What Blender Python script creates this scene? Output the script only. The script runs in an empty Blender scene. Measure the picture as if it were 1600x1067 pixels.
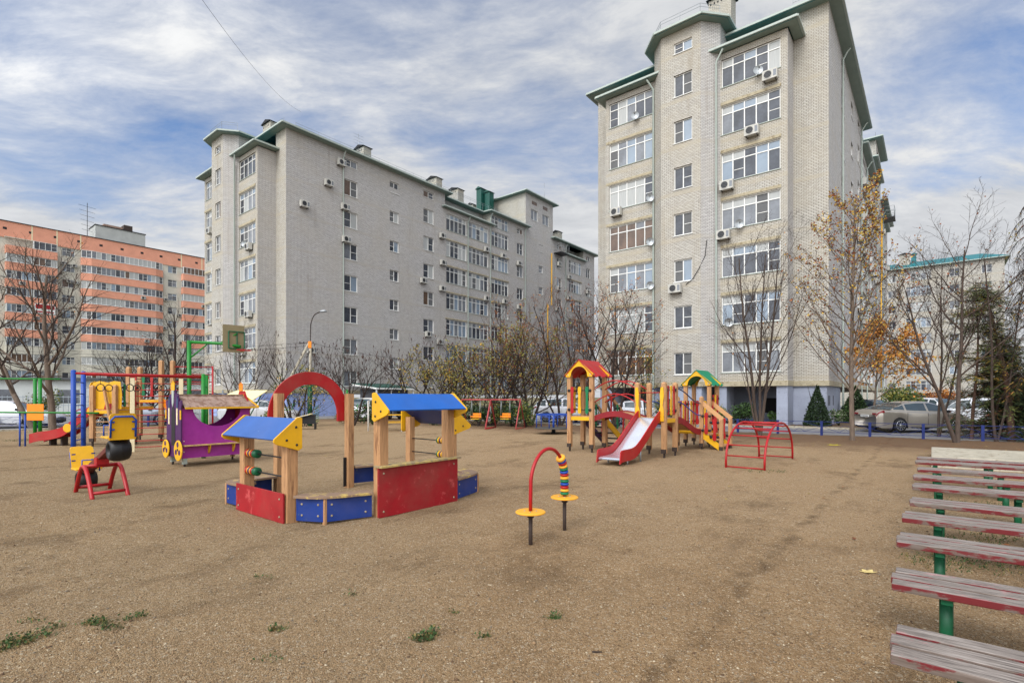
import bpy, math, random
import numpy as np
from mathutils import Vector, Matrix, noise as mnoise
R=random.Random(7)
PI=math.pi
TH=math.radians(39); CS=math.cos(TH); SN=math.sin(TH)
SC=bpy.context.scene; COL=SC.collection
# u runs along the front faces of the blocks, v runs away from the viewer: the yard's own grid
def W(u,v,z=0): return Vector((u*CS+v*SN,-u*SN+v*CS,z))
def lin(c):
    c=c/255.0
    return c/12.92 if c<=.04045 else ((c+.055)/1.055)**2.4
def S(r,g,b,k=1.0): return (min(lin(r)*k,.9),min(lin(g)*k,.9),min(lin(b)*k,.9),1)
# ------------------------------------------------------------------ materials
MATS={}
def nodes(name):
    m=bpy.data.materials.new(name); m.use_nodes=True
    nt=m.node_tree; b=nt.nodes['Principled BSDF']
    return m,nt,b
def N(nt,t,**k):
    n=nt.nodes.new(t)
    for a,v in k.items():
        if a in n.inputs.keys(): n.inputs[a].default_value=v
        else: setattr(n,a,v)
    return n
def L(nt,a,b): nt.links.new(a,b)
def ramp(nt,fac,stops):
    r=nt.nodes.new('ShaderNodeValToRGB'); e=r.color_ramp.elements
    while len(e)<len(stops): e.new(.5)
    for i,(p,c) in enumerate(stops):
        e[i].position=p; e[i].color=c if len(c)==4 else (*c,1)
    L(nt,fac,r.inputs[0]); return r.outputs[0]
def mixc(nt,f,a,b,mode='MIX'):
    n=nt.nodes.new('ShaderNodeMix'); n.data_type='RGBA'; n.blend_type=mode
    for sock,val in ((n.inputs[0],f),(n.inputs[6],a),(n.inputs[7],b)):
        if hasattr(val,'links'): L(nt,val,sock)
        else: sock.default_value=val
    return n.outputs[2]
def math_(nt,op,a,b=0.0,c=None):
    n=nt.nodes.new('ShaderNodeMath'); n.operation=op
    for i,val in enumerate((a,b,c)):
        if val is None: continue
        if hasattr(val,'links'): L(nt,val,n.inputs[i])
        else: n.inputs[i].default_value=val
    return n.outputs[0]
def noise_(nt,vec,scale,detail=4,rough=.6,stretch=None):
    if stretch:
        mp=N(nt,'ShaderNodeMapping'); mp.inputs['Scale'].default_value=stretch; L(nt,vec,mp.inputs[0]); vec=mp.outputs[0]
    n=N(nt,'ShaderNodeTexNoise'); n.inputs['Scale'].default_value=scale; n.inputs['Detail'].default_value=detail
    n.inputs['Roughness'].default_value=rough; L(nt,vec,n.inputs['Vector']); return n.outputs['Fac']
def bump_(nt,b,h,strength=.3,dist=.01):
    n=N(nt,'ShaderNodeBump'); n.inputs['Strength'].default_value=strength; n.inputs['Distance'].default_value=dist
    L(nt,h,n.inputs['Height']); L(nt,n.outputs[0],b.inputs['Normal'])
def P(name,col,rough=.6,var=.12,scale=6,wear=None,wearamt=.35,wscale=7,metal=0,bump=.0,stretch=None,spec=.4,coat=0,dirt=.0):
    """painted / plain surface: colour varies a little, optional worn patches"""
    if name in MATS: return MATS[name]
    m,nt,b=nodes(name)
    tc=N(nt,'ShaderNodeTexCoord').outputs['Object']
    f=noise_(nt,tc,scale,5,.65,stretch)
    c0=tuple(x*(1-var) for x in col[:3])+(1,); c1=tuple(min(x*(1+var),1) for x in col[:3])+(1,)
    c=ramp(nt,f,[(.3,c0),(.7,c1)])
    if wear:
        g=noise_(nt,tc,wscale,8,.75,stretch)
        mk=ramp(nt,g,[(.62-wearamt*.35,(0,0,0)),(.68-wearamt*.35+.02,(1,1,1))])
        c=mixc(nt,mk,c,wear)
    if dirt:
        g=noise_(nt,tc,1.3,6,.7)
        mk=ramp(nt,g,[(.45,(0,0,0)),(.75,(dirt,dirt,dirt))])
        c=mixc(nt,mk,c,(.16,.12,.08,1))
    L(nt,c,b.inputs['Base Color'])
    b.inputs['Roughness'].default_value=rough; b.inputs['Metallic'].default_value=metal
    b.inputs['Specular IOR Level'].default_value=spec
    if coat: b.inputs['Coat Weight'].default_value=coat; b.inputs['Coat Roughness'].default_value=.05
    if bump: bump_(nt,b,f,bump,.004)
    MATS[name]=m; return m
def brick(name,c1,c2,mort,stain,bw=.26,rh=.088,band=True,msz=.011):
    m,nt,b=nodes(name)
    tc=N(nt,'ShaderNodeTexCoord')
    g=N(nt,'ShaderNodeNewGeometry')
    vt=N(nt,'ShaderNodeVectorTransform'); vt.vector_type='NORMAL'; vt.convert_from='WORLD'; vt.convert_to='OBJECT'; L(nt,g.outputs['True Normal'],vt.inputs[0])
    so=N(nt,'ShaderNodeSeparateXYZ'); L(nt,tc.outputs['Object'],so.inputs[0])
    sn=N(nt,'ShaderNodeSeparateXYZ'); L(nt,vt.outputs[0],sn.inputs[0])
    s=math_(nt,'SUBTRACT',math_(nt,'MULTIPLY',so.outputs[1],sn.outputs[0]),math_(nt,'MULTIPLY',so.outputs[0],sn.outputs[1]))
    cx=N(nt,'ShaderNodeCombineXYZ'); L(nt,s,cx.inputs[0]); L(nt,so.outputs[2],cx.inputs[1])
    br=N(nt,'ShaderNodeTexBrick'); L(nt,cx.outputs[0],br.inputs['Vector'])
    br.inputs['Scale'].default_value=1; br.inputs['Brick Width'].default_value=bw; br.inputs['Row Height'].default_value=rh
    br.inputs['Mortar Size'].default_value=msz; br.inputs['Mortar Smooth'].default_value=.2; br.inputs['Bias'].default_value=0
    br.inputs['Color1'].default_value=c1; br.inputs['Color2'].default_value=c2; br.inputs['Mortar'].default_value=mort
    f=noise_(nt,tc.outputs['Object'],.35,6,.6)
    c=mixc(nt,ramp(nt,f,[(.42,(0,0,0)),(.75,(.55,.55,.55))]),br.outputs['Color'],stain)
    rn=noise_(nt,tc.outputs['Object'],1.0,6,.7,(1.6,1.6,.12))
    c=mixc(nt,ramp(nt,rn,[(.56,(0,0,0)),(.74,(.38,.38,.38))]),c,(stain[0]*.55,stain[1]*.5,stain[2]*.45,1))
    # faint darker courses where each floor slab sits
    if band:
        zz=math_(nt,'FRACT',math_(nt,'MULTIPLY',math_(nt,'ADD',so.outputs[2],.55),1/3.0))
        k=ramp(nt,zz,[(0,(.8,.8,.8)),(.07,(.8,.8,.8)),(.10,(0,0,0)),(.98,(0,0,0))])
        f2=noise_(nt,tc.outputs['Object'],1.2,4,.6)
        c=mixc(nt,math_(nt,'MULTIPLY',k,f2),c,stain)
    L(nt,c,b.inputs['Base Color']); b.inputs['Roughness'].default_value=.85
    b.inputs['Specular IOR Level'].default_value=.2
    bump_(nt,b,math_(nt,'SUBTRACT',1.0,br.outputs['Fac']),.5,.012)
    MATS[name]=m; return m
def glass(name,col,rough=.06,var=.3,sc=1.5,spec=.6,stretch=(1,1,1)):
    return P(name,col,rough,var,sc,spec=spec,stretch=stretch)
WHITE=P('white_plastic',S(222,222,218),.4,.05)
GD=glass('window_glass_dark',S(62,66,74),var=.5)
GC=glass('window_glass_with_curtain',S(164,166,164),.3,.12,6,.5,(4,4,.2))
GS=glass('window_glass_grey',S(112,116,122),.12,.3)
GB=glass('window_glass_brown',S(92,72,58),.12,.4)
GW=glass('window_glass_sky',S(120,135,150),.03,.15,1,.9)
GT=glass('window_glass_teal',S(20,78,100),.05,.6,3,.8)
SCREEN=P('insect_screen',S(96,97,98),.8,.1)
BR1=brick('cream_silicate_brick',S(194,190,181),S(176,172,163),S(72,67,62),S(172,162,142))
BR2=brick('pale_silicate_brick',S(204,201,198),S(186,183,180),S(84,81,78),S(172,165,154))
TEAL=P('teal_metal_roof',S(28,104,110),.4,.15,2)
GREENM=P('dark_green_metal',S(16,72,62),.45,.15,2)
SOFFIT=P('soffit_panel',S(128,142,132),.6,.08,2)
GUTTER=P('gutter_metal',S(164,174,166),.45,.06)
CONC=P('concrete',S(168,160,142),.85,.2,3,wear=S(120,108,86),wearamt=.2,bump=.3)
LINT=P('stained_concrete_ledge',S(166,156,132),.85,.2,3,wear=S(122,108,82),wearamt=.25,wscale=5)
PLASTB=P('light_blue_plaster',S(146,162,206),.85,.1,1.5,wear=S(122,134,168),wearamt=.1)
PLAST=P('blue_grey_plaster',S(150,156,172),.85,.1,1.5,wear=S(120,122,130),wearamt=.1)
DARK=P('dark_recess',S(40,40,42),.9,.2)
ACW=P('air_conditioner_casing',S(182,180,172),.5,.08)
BLACK=P('black_plastic',S(24,24,26),.5,.2)
STEEL=P('galvanised_steel',S(150,154,156),.35,.15,5,metal=.6)
RUST=P('brown_steel_post',S(56,44,38),.7,.25,12)
WOOD=P('varnished_pine',S(172,130,90),.65,.3,5,wear=S(128,90,60),wearamt=.2,wscale=2,stretch=(9,9,.7),bump=.25)
WOODX=P('varnished_pine_across',S(192,146,100),.6,.2,5,stretch=(.7,9,9),bump=.2)
PLY=P('worn_brown_plywood',S(150,126,112),.8,.25,6,wear=S(120,92,76),wearamt=.4)
RED=P('red_painted_plywood',S(166,12,20),.45,.14,2.5,wear=S(188,92,84),wearamt=-.02,wscale=9,dirt=.35)
REDW=P('red_scuffed_panel',S(150,16,28),.5,.18,2,wear=S(186,70,72),wearamt=.12,wscale=5,dirt=.3)
REDM=P('red_painted_steel',S(160,18,24),.4,.15,6,wear=S(96,34,28),wearamt=-.02,wscale=14)
YEL=P('yellow_painted_plywood',S(218,164,16),.5,.1,3,wear=S(170,120,40),wearamt=-.04,wscale=9,dirt=.25)
BLUE=P('blue_painted_plywood',S(12,50,124),.45,.16,2.5,wear=S(70,92,112),wearamt=.02,wscale=4,dirt=.2)
BLUER=P('blue_roof_board',S(12,88,170),.5,.1,3,wear=S(70,120,170),wearamt=-.15,dirt=.1)
BLUEF=P('faded_blue_roof_board',S(42,86,152),.55,.12,2.5,wear=S(120,150,186),wearamt=-.1,wscale=9,dirt=.15)
BLUEM=P('blue_painted_steel',S(24,66,152),.45,.15,6)
GRN=P('green_painted_plywood',S(10,108,66),.5,.12,4)
GRNM=P('green_painted_steel',S(18,116,32),.45,.15,4)
DGRNM=P('dark_green_post',S(8,84,52),.45,.2,8,wear=S(20,30,24),wearamt=0,wscale=10)
YORG=P('yellow_orange_plastic',S(226,160,44),.5,.08)
ORNG=P('orange_plastic',S(236,132,18),.5,.08)
PURP=P('purple_painted_plywood',S(152,40,142),.5,.16,2.5,wear=S(150,80,140),wearamt=-.1,wscale=9,stretch=(1,1,1),dirt=.15)
PURPD=P('dark_purple_paint',S(66,22,78),.5,.16,4)
CREAM=P('cream_paint',S(222,208,170),.6,.08)
SLIDE=P('polished_slide_steel',S(226,230,238),.22,.06,3,metal=.75)
def planks():
    m,nt,b=nodes('weathered_bench_plank')
    tc=N(nt,'ShaderNodeTexCoord').outputs['Object']
    oi=N(nt,'ShaderNodeObjectInfo')
    va=N(nt,'ShaderNodeVectorMath'); va.operation='ADD'; L(nt,tc,va.inputs[0])
    sc=N(nt,'ShaderNodeVectorMath'); sc.operation='SCALE'; L(nt,oi.outputs['Location'],sc.inputs[0]); sc.inputs['Scale'].default_value=3.7; L(nt,sc.outputs[0],va.inputs[1])
    v=va.outputs[0]
    f=noise_(nt,v,4,8,.7,(1.2,22,22))
    c=ramp(nt,f,[(.32,S(48,40,36)),(.5,S(122,112,104)),(.68,S(168,158,150))])
    cr=noise_(nt,v,6,3,.5,(.5,30,30))
    c=mixc(nt,ramp(nt,cr,[(.66,(0,0,0)),(.7,(1,1,1))]),c,S(46,36,32))
    pn=noise_(nt,v,3,7,.7,(1.2,3,3))
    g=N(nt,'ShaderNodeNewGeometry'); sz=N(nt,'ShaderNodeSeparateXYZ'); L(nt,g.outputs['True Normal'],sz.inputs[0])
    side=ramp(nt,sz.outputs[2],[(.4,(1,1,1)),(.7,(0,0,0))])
    redn=ramp(nt,pn,[(.60,(0,0,0)),(.66,(.55,.55,.55))])
    redside=ramp(nt,pn,[(.46,(0,0,0)),(.52,(1,1,1))])
    k=mixc(nt,side,redn,redside)
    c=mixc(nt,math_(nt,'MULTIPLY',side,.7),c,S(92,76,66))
    c=mixc(nt,k,c,mixc(nt,side,S(186,130,130),S(100,18,22)))
    L(nt,c,b.inputs['Base Color']); b.inputs['Roughness'].default_value=.8
    bump_(nt,b,f,.5,.004); return m
PLANK=planks()
def sandmat():
    m,nt,b=nodes('sandy_gravel')
    tc=N(nt,'ShaderNodeTexCoord').outputs['Object']
    so=N(nt,'ShaderNodeSeparateXYZ'); L(nt,tc,so.inputs[0])
    big=noise_(nt,tc,.16,6,.65); mid=noise_(nt,tc,1.1,9,.7); fine=noise_(nt,tc,30,8,.8)
    vo=N(nt,'ShaderNodeTexVoronoi'); vo.inputs['Scale'].default_value=105; L(nt,tc,vo.inputs['Vector'])
    vo2=N(nt,'ShaderNodeTexVoronoi'); vo2.inputs['Scale'].default_value=42; L(nt,tc,vo2.inputs['Vector'])
    base=ramp(nt,mid,[(.32,S(106,81,52)),(.5,S(158,125,84)),(.68,S(188,154,110))])
    base=mixc(nt,ramp(nt,big,[(.42,(0,0,0)),(.6,(.8,.8,.8))]),base,S(162,140,108))
    base=mixc(nt,ramp(nt,fine,[(.48,(0,0,0)),(.72,(.6,.6,.6))]),base,S(84,66,46))
    xx=math_(nt,'ADD',math_(nt,'MULTIPLY',so.outputs[0],CS),math_(nt,'MULTIPLY',so.outputs[1],SN))
    lf=ramp(nt,math_(nt,'ADD',math_(nt,'MULTIPLY',xx,-.22),math_(nt,'MULTIPLY',mid,.5)),[(.3,(0,0,0)),(1,(.75,.75,.75))])
    base=mixc(nt,math_(nt,'MULTIPLY',lf,.7),base,S(154,138,106))
    pale=ramp(nt,math_(nt,'ADD',math_(nt,'MULTIPLY',so.outputs[1],.07),math_(nt,'MULTIPLY',mid,.9)),[(.75,(0,0,0)),(1.0,(.6,.6,.6))])
    base=mixc(nt,pale,base,S(190,162,126))
    hs=N(nt,'ShaderNodeSeparateColor'); L(nt,vo.outputs['Color'],hs.inputs[0])
    gr=ramp(nt,hs.outputs[0],[(.0,S(60,50,40)),(.3,S(130,103,74)),(.75,S(172,144,108)),(.95,S(206,188,158)),(1,S(222,214,196))])
    c=mixc(nt,.5,base,gr)
    hs2=N(nt,'ShaderNodeSeparateColor'); L(nt,vo2.outputs['Color'],hs2.inputs[0])
    gr2=ramp(nt,hs2.outputs[1],[(.0,S(84,68,52)),(.14,S(144,118,88)),(.9,S(162,134,102)),(1,S(206,194,172))])
    c=mixc(nt,.3,c,gr2)
    wet=noise_(nt,tc,.75,9,.75,(1,.55,1))
    c=mixc(nt,ramp(nt,wet,[(.52,(0,0,0)),(.68,(.65,.65,.65))]),c,S(88,68,48))
    sc=noise_(nt,tc,3.2,7,.7,(1.6,.8,1))
    c=mixc(nt,ramp(nt,sc,[(.62,(0,0,0)),(.70,(.5,.5,.5))]),c,S(84,64,44))
    # old wheel rut running beside the benches
    wob=math_(nt,'MULTIPLY',math_(nt,'SUBTRACT',noise_(nt,tc,1.3,4,.6),.5),.5)
    dl=math_(nt,'ABSOLUTE',math_(nt,'ADD',math_(nt,'ADD',so.outputs[0],1.32),wob))
    tr=ramp(nt,dl,[(0,(1,1,1)),(.05,(.7,.7,.7)),(.11,(0,0,0))])
    br=ramp(nt,noise_(nt,tc,2.4,5,.7),[(.42,(0,0,0)),(.6,(1,1,1))])
    c=mixc(nt,math_(nt,'MULTIPLY',math_(nt,'MULTIPLY',tr,br),.6),c,S(78,60,42))
    edge=math_(nt,'ADD',so.outputs[1],math_(nt,'MULTIPLY',mid,6.0))
    ed=math_(nt,'MULTIPLY',math_(nt,'SUBTRACT',edge,22.0),.28)
    c=mixc(nt,math_(nt,'MULTIPLY',ramp(nt,ed,[(0,(0,0,0)),(1,(.85,.85,.85))]),.95),c,S(104,80,62))
    L(nt,c,b.inputs['Base Color']); b.inputs['Roughness'].default_value=.95; b.inputs['Specular IOR Level'].default_value=.12
    h=math_(nt,'ADD',math_(nt,'MULTIPLY',fine,.6),math_(nt,'MULTIPLY',vo.outputs['Distance'],-.8))
    h=math_(nt,'ADD',h,math_(nt,'MULTIPLY',noise_(nt,tc,7,7,.75),2.6))
    bump_(nt,b,h,1.0,.018); return m
SAND=sandmat()
ASPH=P('asphalt',S(122,120,120),.9,.2,1.2,wear=S(140,138,136),wearamt=.2,bump=.3)
SOIL=P('soil_with_dead_leaves',S(92,74,54),.95,.4,5,wear=S(140,104,56),wearamt=.15,wscale=12,bump=.5)
GRASSG=P('dry_lawn',S(96,92,60),.95,.3,3,wear=S(120,98,62),wearamt=.3,bump=.4)
BARK=P('grey_brown_bark',S(74,62,54),.9,.35,14,stretch=(1,1,.25),bump=.5)
BARKL=P('light_bark',S(102,88,76),.9,.35,12,stretch=(1,1,.25),bump=.5)
BARKD=P('dark_bark',S(50,40,35),.9,.3,14,bump=.4)
TWIG=P('dark_twigs',S(54,43,38),.9,.25,8)
TWIGB=P('reddish_twigs',S(90,62,48),.9,.25,8)
LEAFY=P('yellow_leaf',S(184,148,62),.7,.3,3)
LEAFO=P('orange_leaf',S(176,116,50),.7,.3,3)
LEAFB=P('brown_leaf',S(120,66,36),.7,.3,3)
LEAFG=P('olive_leaf',S(124,120,52),.7,.3,3)
LEAFD=P('dark_evergreen_leaf',S(34,52,26),.7,.35,3)
LEAFM=P('green_leaf',S(62,88,40),.7,.3,3)
NEEDLE=P('pine_needles',S(60,74,34),.7,.35,3)
NEEDY=P('yellowing_needles',S(150,118,40),.7,.35,3)
SEEDH=P('dark_seed_head',S(74,54,48),.8,.3,6)
# ------------------------------------------------------------------ mesh builder
class MB:
    def __init__(s): s.v=[]; s.f=[]; s.m=[]; s.mats=[]; s.sm=[]
    def mi(s,mat):
        if mat not in s.mats: s.mats.append(mat)
        return s.mats.index(mat)
    def add(s,vs,fs,mat,smooth=False):
        o=len(s.v); i=s.mi(mat); s.v.extend([tuple(p) for p in vs])
        for f in fs: s.f.append([o+k for k in f]); s.m.append(i); s.sm.append(smooth)
        return s
    def box(s,x0,x1,y0,y1,z0,z1,mat):
        vs=[(x0,y0,z0),(x1,y0,z0),(x1,y1,z0),(x0,y1,z0),(x0,y0,z1),(x1,y0,z1),(x1,y1,z1),(x0,y1,z1)]
        return s.add(vs,[(0,3,2,1),(4,5,6,7),(0,1,5,4),(1,2,6,5),(2,3,7,6),(3,0,4,7)],mat)
    def bar(s,p,q,w,h,mat,up=(0,0,1)):
        p=Vector(p);q=Vector(q);d=(q-p).normalized();u=Vector(up)
        if abs(d.dot(u))>.99: u=Vector((1,0,0)) if abs(d.x)<.9 else Vector((0,1,0))
        a=d.cross(u).normalized(); b=a.cross(d).normalized()
        a=a*w/2;b=b*h/2
        vs=[p-a-b,p+a-b,p+a+b,p-a+b,q-a-b,q+a-b,q+a+b,q-a+b]
        return s.add(vs,[(0,1,2,3),(7,6,5,4),(0,4,5,1),(1,5,6,2),(2,6,7,3),(3,7,4,0)],mat)
    def tube(s,pts,r,mat,n=8,caps=True):
        pts=[Vector(p) for p in pts]; k=len(pts)
        rs=r if isinstance(r,(list,tuple)) else [r]*k
        vs=[];fs=[]; prev=None
        for i,p in enumerate(pts):
            d=(pts[min(i+1,k-1)]-pts[max(i-1,0)])
            d=d.normalized() if d.length>1e-9 else Vector((0,0,1))
            if prev is None:
                a=d.cross(Vector((0,0,1)) if abs(d.z)<.9 else Vector((1,0,0))).normalized()
            else:
                a=prev-d*prev.dot(d); a=a.normalized() if a.length>1e-6 else d.orthogonal().normalized()
            prev=a; b=d.cross(a)
            for j in range(n):
                t=2*PI*j/n; vs.append(p+(a*math.cos(t)+b*math.sin(t))*rs[i])
        for i in range(k-1):
            for j in range(n):
                j2=(j+1)%n; fs.append((i*n+j,i*n+j2,(i+1)*n+j2,(i+1)*n+j))
        s.add(vs,fs,mat,True)
        if caps and n>3:
            o=len(s.v)-len(vs); i=s.mi(mat)
            s.f.append([o+j for j in range(n)][::-1]); s.m.append(i); s.sm.append(False)
            s.f.append([o+(k-1)*n+j for j in range(n)]); s.m.append(i); s.sm.append(False)
        return s
    def prism(s,poly,plane,a,b,mat):
        def mk(p,q,t):
            return {'xz':(p,t,q),'yz':(t,p,q),'xy':(p,q,t)}[plane]
        n=len(poly)
        vs=[mk(p,q,a) for p,q in poly]+[mk(p,q,b) for p,q in poly]
        fs=[tuple(range(n)),tuple(range(2*n-1,n-1,-1))]+[(i,n+i,n+(i+1)%n,(i+1)%n) for i in range(n)]
        return s.add(vs,fs,mat)
    def lathe(s,prof,o,mat,axis='z',n=20,smooth=True):
        vs=[];fs=[]
        for r,h in prof:
            for j in range(n):
                t=2*PI*j/n; a,b=r*math.cos(t),r*math.sin(t)
                p={'z':(a,b,h),'y':(a,h,b),'x':(h,a,b)}[axis]
                vs.append((o[0]+p[0],o[1]+p[1],o[2]+p[2]))
        for i in range(len(prof)-1):
            for j in range(n):
                j2=(j+1)%n; fs.append((i*n+j,i*n+j2,(i+1)*n+j2,(i+1)*n+j))
        return s.add(vs,fs,mat,smooth)
    def disc(s,o,r,t,mat,axis='z',n=24):
        return s.lathe([(0.0001,-t/2),(r-min(.01,t/3),-t/2),(r,-t/4),(r,t/4),(r-min(.01,t/3),t/2),(.0001,t/2)],o,mat,axis,n,False)
    def holewall(s,A,B,z0,z1,holes,mat,rev=.16):
        ax,ay=A;bx,by=B; Ln=math.hypot(bx-ax,by-ay); dx,dy=(bx-ax)/Ln,(by-ay)/Ln; ix,iy=-dy,dx
        xs=sorted({0,Ln,*[h[0] for h in holes],*[h[1] for h in holes]}); zs=sorted({z0,z1,*[h[2] for h in holes],*[h[3] for h in holes]})
        xs=[x for x in xs if 0<=x<=Ln]; zs=[z for z in zs if z0<=z<=z1]
        def pt(t,z,k=0): return (ax+dx*t+ix*k,ay+dy*t+iy*k,z)
        for i in range(len(xs)-1):
            run=None
            for j in range(len(zs)-1):
                cx=(xs[i]+xs[i+1])/2;cz=(zs[j]+zs[j+1])/2
                if any(h[0]<cx<h[1] and h[2]<cz<h[3] for h in holes): continue
                s.add([pt(xs[i],zs[j]),pt(xs[i+1],zs[j]),pt(xs[i+1],zs[j+1]),pt(xs[i],zs[j+1])],[(0,1,2,3)],mat)
        for a,b,c,d in holes:
            s.add([pt(a,c),pt(b,c),pt(b,d),pt(a,d),pt(a,c,rev),pt(b,c,rev),pt(b,d,rev),pt(a,d,rev)],[(0,4,5,1),(1,5,6,2),(2,6,7,3),(3,7,4,0)],mat)
        return s
    def mesh(s,name):
        me=bpy.data.meshes.new(name); me.from_pydata(s.v,[],s.f)
        for m in s.mats: me.materials.append(m)
        me.polygons.foreach_set('material_index',s.m); me.polygons.foreach_set('use_smooth',s.sm); me.update(); return me
    def build(s,name,parent=None,loc=(0,0,0),rz=0,bevel=0):
        o=bpy.data.objects.new(name,s.mesh(name)); COL.objects.link(o)
        o.location=loc; o.rotation_euler.z=rz
        if parent: o.parent=parent
        if bevel:
            b=o.modifiers.new('bevel','BEVEL'); b.width=bevel; b.segments=2; b.limit_method='ANGLE'; b.angle_limit=.7
        return o
def tag(o,label,cat,group=None,kind=None):
    if label: o['label']=label
    if cat: o['category']=cat
    if group: o['group']=group
    if kind: o['kind']=kind
    return o
def thing(name,label,cat,loc,rz=-TH,group=None):
    o=bpy.data.objects.new(name,None); o.empty_display_size=.2; COL.objects.link(o); o.location=loc; o.rotation_euler.z=rz
    return tag(o,label,cat,group)
def inst(me,name,parent,loc,rz=0):
    o=bpy.data.objects.new(name,me); COL.objects.link(o); o.parent=parent; o.location=loc; o.rotation_euler.z=rz; return o
def dup(o,parent=None):
    c=o.copy(); COL.objects.link(c); c.parent=parent
    for ch in list(o.children): dup(ch,c)
    return c
# ------------------------------------------------------------------ windows and wall fittings
WC={}
def window_mesh(w,h,kind,var,mat=None):
    key=(round(w,2),round(h,2),kind,var)
    if key in WC: return WC[key]
    r=random.Random(hash((round(w*100),round(h*100),len(kind),var))&0xffff)
    fr=MB(); pn=MB(); t=.06; d0,d1=.09,.15
    n=2 if kind=='double' else (1 if kind=='single' else max(2,round(w/.72)))
    trans = kind=='balcony' and h>1.2
    zt=h-.5 if trans else h
    fr.box(0,w,d0,d1,0,t,WHITE); fr.box(0,w,d0,d1,h-t,h,WHITE)
    for i in range(n+1):
        x=i*w/n; a=max(0,x-t/2-(t/2 if i==n else 0)); a=min(a,w-t); fr.box(a,a+t,d0-.002,d1+.002,t,h-t,WHITE)
    if trans: fr.box(t,w-t,d0+.004,d1-.004,zt-t/2,zt+t/2,WHITE)
    fr.box(-.04,w+.04,-.05,.1,-.04,-.003,WHITE if kind!='balcony' else GUTTER)
    pool=[GD,GD,GS,GC,GC,GS,GB,GW] if kind!='balcony' else [GC,GS,GS,GD,GC,GS,GW,GD]
    base=r.choice(pool)
    op=r.randrange(n)
    for i in range(n):
        x0,x1=i*w/n,(i+1)*w/n
        m=mat or (base if r.random()<.55 else r.choice(pool))
        if i==op and kind!='single' and not mat: m=r.choice([SCREEN,GD])
        pn.add([(x0,d1-.02,0),(x1,d1-.02,0),(x1,d1-.02,zt),(x0,d1-.02,zt)],[(0,1,2,3)],m)
        if i==op and not mat:
            fr.box(x0+t,x1-t,d0+.01,d1-.01,zt*.48,zt*.48+.035,WHITE)
        if trans:
            m2=m if r.random()<.5 else r.choice([GS,GW,GC])
            pn.add([(x0,d1-.02,zt),(x1,d1-.02,zt),(x1,d1-.02,h),(x0,d1-.02,h)],[(0,1,2,3)],m2)
    WC[key]=(fr.mesh('window'),pn.mesh('pane')); return WC[key]
def put_window(par,A,B,hole,kind,var,mat=None,name='window'):
    ax,ay=A;bx,by=B;Ln=math.hypot(bx-ax,by-ay);dx,dy=(bx-ax)/Ln,(by-ay)/Ln
    f,p=window_mesh(hole[1]-hole[0],hole[3]-hole[2],kind,var,mat)
    o=inst(f,name,par,(ax+dx*hole[0],ay+dy*hole[0],hole[2]),math.atan2(dy,dx))
    inst(p,'pane',o,(0,0,0)); return o
def ac_mesh():
    a=MB(); a.box(-.4,.4,-.42,-.1,0,.56,ACW); a.bar((-.3,-.4,-.03),(-.3,0,-.03),.03,.04,BLACK); a.bar((.3,-.4,-.03),(.3,0,-.03),.03,.04,BLACK)
    a.box(-.4,.4,-.1,-.02,.1,.12,BLACK)
    g=MB(); g.lathe([(.0001,-.432),(.21,-.432),(.22,-.421)],(-.1,0,.28),BLACK,'y',16,False); g.lathe([(.23,-.421),(.23,-.44),(.21,-.44)],(-.1,0,.28),ACW,'y',16,False)
    for k in range(5): g.box(-.3,.1,-.437,-.434,.1+k*.09,.11+k*.09,GS)
    g.box(.2,.36,-.426,-.422,.1,.46,GS)
    return a.mesh('air_conditioner'),g.mesh('fan_grille')
ACM=ac_mesh()
def put_ac(par,A,B,s,z):
    ax,ay=A;bx,by=B;Ln=math.hypot(bx-ax,by-ay);dx,dy=(bx-ax)/Ln,(by-ay)/Ln
    o=inst(ACM[0],'air_conditioner',par,(ax+dx*s,ay+dy*s,z),math.atan2(dy,dx)); inst(ACM[1],'fan_grille',o,(0,0,0))
def dish_mesh():
    d=MB(); pr=[(.0001,0),(.1,.01),(.2,.035),(.27,.065)]
    d.lathe([(r,-h-.3) for r,h in pr],(0,0,.3),STEEL,'y',18); d.lathe([(r,-h-.312) for r,h in pr[::-1]],(0,0,.3),STEEL,'y',18)
    d.tube([(0,-.3,.3),(0,-.02,.12)],.02,STEEL,6); d.tube([(0,-.38,.0),(0,-.7,.25)],.012,STEEL,5); d.box(-.03,.03,-.75,-.68,.22,.3,BLACK)
    return d.mesh('satellite_dish')
DISHM=dish_mesh()
def put_dish(par,A,B,s,z):
    ax,ay=A;bx,by=B;Ln=math.hypot(bx-ax,by-ay);dx,dy=(bx-ax)/Ln,(by-ay)/Ln
    inst(DISHM,'satellite_dish',par,(ax+dx*s,ay+dy*s,z),math.atan2(dy,dx)+.4)
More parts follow.
